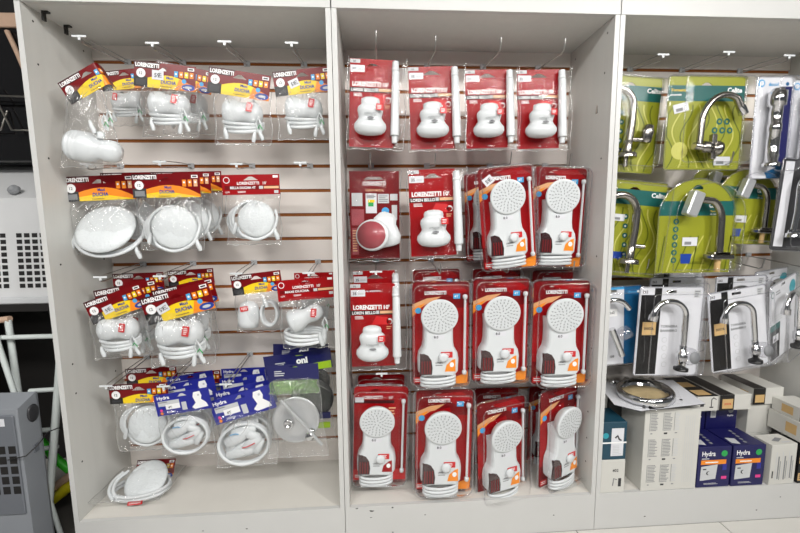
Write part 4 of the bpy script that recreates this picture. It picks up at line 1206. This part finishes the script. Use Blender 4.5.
# ------------------------------------------------------------------ boxes on the base shelf of the right cabinet
def carton(name, x0, x1, y0, y1, z0, z1, m, label, cat, group, rz=0, prints=None):
    t = tag(empty(name, ((x0 + x1) / 2, (y0 + y1) / 2, z0), (0, 0, rz)), label, cat, group)
    a, b, h = (x1 - x0) / 2, (y1 - y0) / 2, z1 - z0
    mb = MB(); mb.box(-a, a, -b, b, 0, h, m, .0015)
    fr = dict(front=((-a, -b, 0), (1, 0, 0), (0, 0, 1), 2 * a, h), left=((-a, b, 0), (0, -1, 0), (0, 0, 1), 2 * b, h), right=((a, -b, 0), (0, 1, 0), (0, 0, 1), 2 * b, h), top=((-a, -b, h), (1, 0, 0), (0, 1, 0), 2 * a, 2 * b))
    if prints: prints(mb, fr)
    mb.build('carton', t)
    return t


GB = 'boxes on the base shelf of the right cabinet'


def big_print(mb, fr):
    O, U, V, w_, h_ = fr['front']; mb.frame(O, U, V)
    for k in range(3):
        z = .035 + k * .108
        for x in (.02, .075, .12):
            mb.lines(x + .004, x + (.038 if x < .1 else .024), z, z + .075, 12, 'grey' if x < .1 else 'light_grey'); mb.rect(x, x + .002, z, z + .075, 'grey')
        mb.rect(.025, .033, z - .012, z - .008, 'grey'); mb.rect(.08, .094, z - .014, z - .007, 'charcoal'); mb.rect(.125, .135, z - .012, z - .008, 'grey')
    for k in range(5): mb.rect(.168 + .009 * k, .1695 + .009 * k, .03, .31, 'light_grey')
    O, U, V, w_, h_ = fr['left']; mb.frame(O, U, V); mb.rect(.02, .06, .09, .13, 'gold')


carton('large_carton', 1.168, 1.397, .003, .2, ZB, .492, 'box_white', 'tall white carton printed with three blocks of grey text, under the ring pack', 'box', GB, prints=big_print)


def hydra_print(mb, fr):
    O, U, V, w_, h_ = fr['front']; mb.frame(O, U, V)
    mb.text('Hydra', .014, h_ - .038, .02, 'white_print', 2, w=.056, bold=.02); mb.disc(w_ - .03, h_ - .03, .013, 'green_dot', 1)
    mb.rect(.012, w_ - .02, h_ - .075, h_ - .056, 'orange', 1); mb.lines(.03, .09, h_ - .071, h_ - .06, 1, 'white_print', 2); mb.lines(.014, .05, h_ - .054, h_ - .046, 1, 'light_grey')
    mb.poly([(.012, .03), (.078, .036), (.083, .098), (.014, .09)], 'light_grey', 1); mb.disc(.045, .062, .008, 'charcoal', 2); mb.disc(.048, .062, .0065, 'light_grey', 3); mb.rect(.022, .036, .076, .081, 'charcoal', 2)
    mb.rect(w_ - .034, w_ - .016, .072, .098, 'hydra', 1); mb.rect(w_ - .036, w_ - .014, .034, .046, 'pink', 1); mb.lines(.03, .09, .012, .02, 2, 'light_grey')
    O, U, V, w_, d_ = fr['top']; mb.frame(O, U, V); mb.poly([(.01, .02), (.04, .012), (.05, .05), (.014, .058)], 'light_grey', 1)
    for i in range(5): mb.disc(.07 + .004 * i, .025 + .02 * i, .007, 'grey', 1, n=10)


def hydra_back(mb, fr):
    O, U, V, w_, h_ = fr['front']; mb.frame(O, U, V); mb.rect(.018, .042, h_ - .06, h_ - .015, 'light_grey', 1); mb.lines(.022, .038, h_ - .055, h_ - .02, 5, 'grey', 2); mb.disc(w_ - .03, h_ - .03, .012, 'grey', 1); mb.text('Hydra', w_ - .045, h_ - .056, .008, 'white_print', 1)


zt = .325
carton('shower_box', 1.402, 1.54, .004, .13, ZB, zt, 'box_navy', 'dark blue shower box at the front, beside the tall white carton', 'box', GB, prints=hydra_print)
carton('shower_box', 1.546, 1.684, .002, .13, ZB, zt, 'box_navy', 'dark blue shower box at the front, beside the white box with fine print', 'box', GB, prints=hydra_print)
carton('shower_box', 1.405, 1.545, .14, .28, ZB, .43, 'box_navy', 'taller dark blue box behind, next to the tall white carton', 'box', GB, prints=hydra_back)
carton('shower_box', 1.55, 1.69, .14, .28, ZB, .43, 'box_navy', 'taller dark blue box behind, with a white label on its front', 'box', GB, prints=hydra_back)


def white_print(mb, fr):
    O, U, V, w_, h_ = fr['front']; mb.frame(O, U, V)
    for k in range(9): mb.rect(.022 + .0095 * k, .025 + .0095 * k + (.003 if k % 3 == 1 else 0), .02 + .004 * (k % 2), h_ - .03 - .02 * (k % 3), 'grey' if k % 3 else 'light_grey')
    mb.rect(.008, .014, .03, .06, 'charcoal')
    O, U, V, w_, d_ = fr['top']; mb.frame(O, U, V); mb.poly([(.03, .03), (.07, .05), (.09, .04), (.05, .02)], 'grey', 1); mb.rect(.06, .1, .012, .02, 'light_grey')


carton('tap_box', 1.703, 1.818, .0, .075, ZB, .323, 'box_white', 'white box with vertical lines of fine print, right of the blue boxes', 'box', GB, rz=.05, prints=white_print)


def pr_white_gold_top(mb, fr):
    O, U, V, w_, h_ = fr['front']; mb.frame(O, U, V); mb.rect(.014, .03, .02, .032, 'charcoal'); mb.tube([tuple(mb.P(.062, .02, .001)), tuple(mb.P(.062, .05, .001)), tuple(mb.P(.07, .058, .001)), tuple(mb.P(.082, .05, .001))], .0014, 'charcoal', 6); mb.rect(.055, .072, .014, .019, 'charcoal')
    O, U, V, w_, d_ = fr['top']; mb.frame(O, U, V); mb.rect(.0, w_, .0, d_, 'black', 1); mb.rect(.012, w_ - .02, .012, .06, 'gold', 2); mb.rect(.012, w_ - .02, .09, .14, 'gold', 2)


def pr_black_white(mb, fr):
    O, U, V, w_, h_ = fr['front']; mb.frame(O, U, V); mb.rect(0, w_ * .46, 0, h_, 'black', 1); mb.rect(.012, w_ * .42, .008, .05, 'gold', 2); mb.text('DOCOL', .014 + .5 * (w_ * .42 - .014), .024, .009, 'bright_red', 3, anchor='c', w=.03)
    O, U, V, w_, d_ = fr['top']; mb.frame(O, U, V); mb.rect(0, w_ * .46, 0, d_, 'black', 1)


carton('tap_box', 1.452, 1.545, .085, .28, .431, .495, 'box_white', 'white tap box with a black and gold top, lying on the blue boxes', 'box', GB, prints=pr_white_gold_top)
carton('tap_box', 1.55, 1.69, .085, .28, .431, .498, 'box_white', 'half black half white tap box with a gold label, lying on the blue boxes', 'box', GB, prints=pr_black_white)


def pr_gold_side(mb, fr):
    O, U, V, w_, h_ = fr['front']; mb.frame(O, U, V); mb.rect(0, w_ * .4, 0, h_, 'black', 1); mb.rect(.01, w_ * .37, .01, .045, 'gold', 2)
    O, U, V, w_, d_ = fr['top']; mb.frame(O, U, V); mb.rect(0, w_ * .4, 0, d_, 'black', 1)
    O, U, V, w_, h_ = fr['left']; mb.frame(O, U, V); mb.rect(w_ - .06, w_ - .02, .012, .05, 'gold', 1)


carton('tap_box', 1.735, 1.85, .14, .285, ZB, .29, 'box_white', 'white box low at the back, mostly hidden by the small white box', 'box', GB)
carton('tap_box', 1.74, 1.86, .14, .285, .291, .425, 'box_white', 'white box at the back under the black and white one', 'box', GB)
carton('tap_box', 1.745, 1.885, .13, .285, .426, .5, 'box_white', 'black and white box with a gold label, highest at the back right', 'box', GB, prints=pr_gold_side)


def pr_end_gold(mb, fr):
    O, U, V, w_, h_ = fr['left']; mb.frame(O, U, V); mb.rect(w_ - .062, w_ - .02, .02, .062, 'gold', 1)
    O, U, V, w_, h_ = fr['front']; mb.frame(O, U, V); mb.lines(.02, .07, .02, .06, 4, 'light_grey')


def pr_black_gold(mb, fr):
    O, U, V, w_, h_ = fr['front']; mb.frame(O, U, V); mb.rect(0, w_, 0, h_, 'black', 1); mb.rect(.0, .06, .012, .045, 'gold', 2); mb.lines(.005, .05, .018, .04, 3, 'charcoal', 3)


carton('tap_box', 1.83, 1.93, -.0, .1, ZB, .225, 'black', 'lower black box with a gold label at the right edge of the shelf', 'box', GB, prints=pr_black_gold)
carton('tap_box', 1.83, 1.93, -.0, .1, .226, .3, 'black', 'upper black box with a gold label at the right edge of the shelf', 'box', GB, prints=pr_black_gold)
carton('tap_box', 1.828, 1.935, .0, .135, .325, .405, 'box_white', 'long white box with a gold side label, under the topmost box at right edge', 'box', GB, prints=pr_end_gold)


def pr_top_black(mb, fr):
    O, U, V, w_, h_ = fr['front']; mb.frame(O, U, V); mb.rect(0, w_, 0, h_, 'black', 1)
    O, U, V, w_, h_ = fr['left']; mb.frame(O, U, V); mb.rect(w_ - .07, w_ - .025, .012, .045, 'gold', 1)


carton('tap_box', 1.835, 1.935, .02, .13, .406, .462, 'box_white', 'short white box with a black end, topmost at the right edge', 'box', GB, prints=pr_top_black)


def pr_teal(mb, fr):
    O, U, V, w_, h_ = fr['front']; mb.frame(O, U, V); mb.rect(.035, .085, .015, h_ - .025, 'card_white', 1); mb.tube([tuple(mb.P(.05, .09, .001)), tuple(mb.P(.06, .1, .001)), tuple(mb.P(.066, .085, .001)), tuple(mb.P(.074, .08, .001))], .003, 'charcoal', 6); mb.lines(.042, .078, .02, .06, 6, 'light_grey', 2)
    mb.rect(.0, w_, .068, .074, 'white_print', 3); mb.disc(.012, .1, .012, 'aqua', 1)


def pr_low(mb, fr):
    O, U, V, w_, h_ = fr['front']; mb.frame(O, U, V); mb.text('402', .046, h_ - .05, .012, 'charcoal', 1); mb.tube([tuple(mb.P(.05, .03, .001)), tuple(mb.P(.053, .06, .001)), tuple(mb.P(.065, .055, .001))], .0018, 'grey', 6); mb.rect(.072, .084, .025, .06, 'charcoal')
    O, U, V, w_, h_ = fr['left']; mb.frame(O, U, V); mb.rect(.02, w_ - .01, .02, h_ - .02, 'black', 1); mb.rect(.05, w_ - .02, .05, .1, 'gold', 2)


carton('tap_box', 1.002, 1.1, .004, .12, ZB, .289, 'box_white', 'white box in the left corner of the right cabinet, under the teal one', 'box', GB, prints=pr_low)
carton('tap_box', 1.003, 1.1, .006, .12, .29, .445, 'teal_box', 'dark teal box with a white label, on the white box in the left corner', 'box', GB, prints=pr_teal)
carton('tap_box', 1.01, 1.095, .13, .27, ZB, .49, 'box_white', 'white box standing behind the dark teal box in the left corner', 'box', GB)
carton('tap_box', 1.1, 1.16, .13, .27, ZB, .47, 'black', 'black box standing behind, between the teal box and the tall carton', 'box', GB)

# ring pack lying on the tall carton
t = empty('ring_blister', (1.235, .075, .514), (rad(2), rad(-5), rad(-8))); t.scale = (.93, .93, .93); tag(t, 'clear pack with a round chrome strainer, lying on the tall white carton', 'strainer')
mb = MB(); mb.frame((0, 0, 0), (1, 0, 0), (0, 1, 0)); mb.slab([(-.175, -.06), (-.1, -.12), (.17, -.09), (.175, .13), (-.16, .16)], .003, 'card_white', 'charcoal'); mb.poly([(-.06, -.112), (.0, -.105), (.02, -.06), (-.05, -.06)], 'black', 1); mb.disc(-.075, -.098, .006, 'charcoal', 2); mb.disc(.1, -.05, .006, 'charcoal', 2); mb.build('backing_card', t)
mb = MB(); mb.lathe([(0, .1), (.006, .112), (.028, .11), (.036, .102), (.034, .092), (.014, .086), (.006, .082)], (-.02, .0, .001), (0, 0, 1), 'chrome', 48); mb.build('strainer_ring', t, 'wide chrome ring')
mb = MB(); mb.lathe([(0, .084), (.008, .083), (.009, .05), (.006, .001)], (-.02, .0, .002), (0, 0, 1), 'beige', 40); mb.build('strainer_mesh', t, 'beige inner disc')
mb = MB(); mb.lathe([(0, .135), (.004, .13), (.03, .124), (.044, .115)], (-.02, 0, .002), (0, 0, 1), 'cap_film', 40); mb.build('blister_shell', t)
mb = MB()
for x, y in ((-.1, .12), (-.03, .135), (.03, .13), (.07, .115)): mb.lathe([(0, .014), (.01, .016), (.022, .012), (.026, .004)], (x, y, .001), (0, -.3, 1), 'chrome', 16)
mb.build('fitting', t, 'small chrome fittings behind the ring')

# ------------------------------------------------------------------ left of the cabinets
# grey air cooler in front
xr, zc = -1.095, .605
t = tag(empty('air_cooler', (-1.31, .1, 0)), 'grey air cooler with a square-hole grille standing at the lower left', 'air cooler')
L = Matrix.Translation((1.31, -.1, 0))
mb = MB()
rings = []
for y, ins in ((-.029, .0), (.045, .0), (.058, .006)):
    rings.append([(-1.52 + ins, y, 0), (xr - ins, y, 0), (xr - ins, y, zc + (.028 if y > 0 else 0) - ins), (-1.52 + ins, y, zc + (.028 if y > 0 else 0) - ins)])
mb.loft(rings, 'appliance_grey', cap=True); mb.xf(L).build('body', t)
mb = MB(); mb.box(-1.5, xr - .012, -.036, -.0292, .22, zc - .02, 'appliance_dark', .003)
mb.frame((0, -.0362, 0))
for i in range(8):
    for j in range(5): mb.rect(-1.36 + .034 * i - .012, -1.36 + .034 * i + .012, .3 + .037 * j, .328 + .037 * j, 'hole')
mb.rect(-1.24, -1.135, .548, .575, 'card_white', 1); mb.rect(-1.2, -1.15, .555, .566, 'charcoal', 2); mb.xf(L).build('front_door', t, 'darker front door with grille and white label')
mb = MB(); mb.lathe([(0, .03), (.004, .032), (.006, .024), (.007, .001)], (xr, .022, .565), (1, 0, 0), 'charcoal', 24, sq=(.7, 1)); mb.xf(L).build('round_vent', t, 'dark oval button')
mb = MB(); mb.box(xr - .001, xr + .004, .01, .03, .42, .45, 'appliance_dark', .001); mb.xf(L).build('latch', t)
# cable across it
mb = MB(); mb.tube([at(8, 460, -.045), at(26, 456, -.045), at(38, 445, -.01), at(48, 432, .02), at(58, 428, .1), at(66, 428, .12)], .0022, 'black', 6)
o = mb.build('power_cable'); tag(o, 'thin dark cable running across the grey air cooler', 'cable')

# white cooler with a grille, on a dark stand
t = tag(empty('grille_appliance', (-1.45, .33, .93)), 'large white appliance with two columns of square grille holes, behind the left panel', 'appliance')
L = Matrix.Translation((1.45, -.33, -.93))
mb = MB(); mb.loft([[(-1.75, .18, .955), (-1.04, .18, .955), (-1.04, .2, 1.33), (-1.75, .2, 1.33)], [(-1.75, .45, .955), (-1.04, .45, .955), (-1.04, .45, 1.48), (-1.75, .45, 1.48)]], 'appliance_white'); mb.xf(L).build('casing', t)
for cx in (-1.52, -1.33, -1.16):
    mb = MB(); mb.frame((0, .1795, .955), (1, 0, 0), (0, .02, .375))
    for i in range(5):
        for j in range(9): mb.rect(cx - .066 + .028 * i, cx - .066 + .028 * i + .02, .035 + .024 * j, .035 + .024 * j + .016, 'hole')
    mb.xf(L).build('grille', t)
mb = MB(); mb.lathe([(0, .02), (.012, .018), (.014, .012), (.008, .01), (.008, .001)], (-1.24, .225, 1.36), (0, -1, .6), 'grey', 20); mb.xf(L).build('knob', t)
mb = MB(); mb.box(-1.76, -1.035, .165, .46, .93, .955, 'light_grey', .004); mb.xf(L).build('bottom_lip', t)
mb = MB(); mb.box(-1.8, -1.02, .17, .7, .9, .93, 'bracket_black'); mb.box(-1.8, -1.76, .17, .7, 0, .9, 'bracket_black'); mb.box(-1.06, -1.02, .6, .7, 0, .9, 'bracket_black'); mb.box(-1.8, -1.02, .66, .7, 0, .9, 'bracket_black')
tag(mb.build('metal_stand'), 'black stand carrying the white grille appliance', 'stand')

# stack of dark cooktops above it
t = tag(empty('cooktop', (-1.4, .35, 1.49)), 'dark glossy cooktop standing on the white appliance, lower one of two', 'cooktop', 'dark cooktops at the upper left')
L = Matrix.Translation((1.4, -.35, -1.49))
mb = MB(); mb.box(-1.75, -1.03, .33, .4, 1.482, 1.7, 'glass_black', .006); mb.xf(L).build('glass_top', t)
mb = MB()
for k in range(3):
    a, b = -1.42 + .13 * k, .31
    mb.tube([(a - .06, .325, 1.77), (a - .05, .3, 1.73), (a, .3, 1.62 - .02), (a + .09, .3, 1.6), (a + .1, .325, 1.68)], .004, 'wire', 6)
mb.tube([(-1.6, .3, 1.735), (-1.1, .3, 1.725)], .004, 'wire', 6); mb.xf(L).build('pan_support', t, 'grey wire pan supports')
t = tag(empty('cooktop', (-1.4, .35, 1.71)), 'dark glossy cooktop at the top left with a pale edge strip', 'cooktop', 'dark cooktops at the upper left')
L = Matrix.Translation((1.4, -.35, -1.71))
mb = MB(); mb.box(-1.75, -1.03, .34, .42, 1.702, 2.0, 'glass_black', .006); mb.xf(L).build('glass_top', t)
mb = MB(); mb.tube([at(7, 31, .33), at(17, 52, .33), at(28, 78, .33)], .009, 'cardboard', 8); mb.xf(L).build('edge_strip', t, 'pale edge strip')
mb = MB(); mb.box(-1.75, -1.03, .34, .44, 2.001, 2.055, 'cardboard', .003); o = mb.build('cardboard_box'); tag(o, 'flat cardboard box lying on the upper dark cooktop', 'box')

# white folding ladder
t = tag(empty('step_ladder', (-1.2, .13, 0)), 'white metal step ladder leaning beside the left cabinet panel', 'ladder'); L = Matrix.Translation((1.2, -.13, 0))


def bar(mb, p, q, r=.011): mb.tube([p, q], r, 'ladder_white', 8)


a0, a1 = at(62, 340, .1), at(47, 530, .1); b0, b1 = at(8, 320, .14), at(18, 390, .14)
dv = (a1 - a0).normalized(); a1 = a0 + dv * ((a0.z - .012) / -dv.z)
mb = MB(); bar(mb, a0, a1, .013); mb.xf(L).build('leg', t)
dv = (b1 - b0).normalized(); b1 = b0 + dv * ((b0.z - .012) / -dv.z); mb = MB(); bar(mb, b0, b1, .011); mb.xf(L).build('leg', t)
c0 = at(-8, 325, .1); c1 = at(14, 392, .1); dv = (c1 - c0).normalized(); c1 = c0 + dv * ((c0.z - .012) / -dv.z); mb = MB(); bar(mb, c0, c1, .009); mb.xf(L).build('leg', t)
for (p, q) in (((-15, 338), (60, 336)), ((30, 391), (60, 389)), ((30, 431), (58, 429)), ((30, 450), (57, 447))):
    mb = MB(); bar(mb, at(*p, .12), at(*q, .11), .009); mb.xf(L).build('rung', t)
mb = MB(); mb.tube([at(1, 320, .14), at(10, 319, .14)], .012, 'cardboard', 8); mb.xf(L).build('leg_cap', t, 'brown cap on the ladder leg')
pts = [at(40, 440, .22), at(48, 450, .22), at(56, 459, .22), at(66, 467, .22), at(76, 475, .22)]
mb = MB(); mb.tube(pts, .016, 'hose_green', 10)
tag(mb.build('garden_hose'), 'bright green tube leaning behind the ladder beside the left panel', 'hose')
p0, p1 = at(52, 501, .2), at(84, 478, .2)
mb = MB(); mb.tube([p0, (p0 + p1) / 2 + Vector((0, 0, .01)), p1], [.018, .022, .018], 'vivid_yellow', 10); mb.tube([p0 + Vector((0, 0, .05)), p1 + Vector((0, 0, .05))], .016, 'cardboard', 8)
tag(mb.build('floor_squeegee'), 'yellow tool handle leaning low behind the ladder', 'tool')
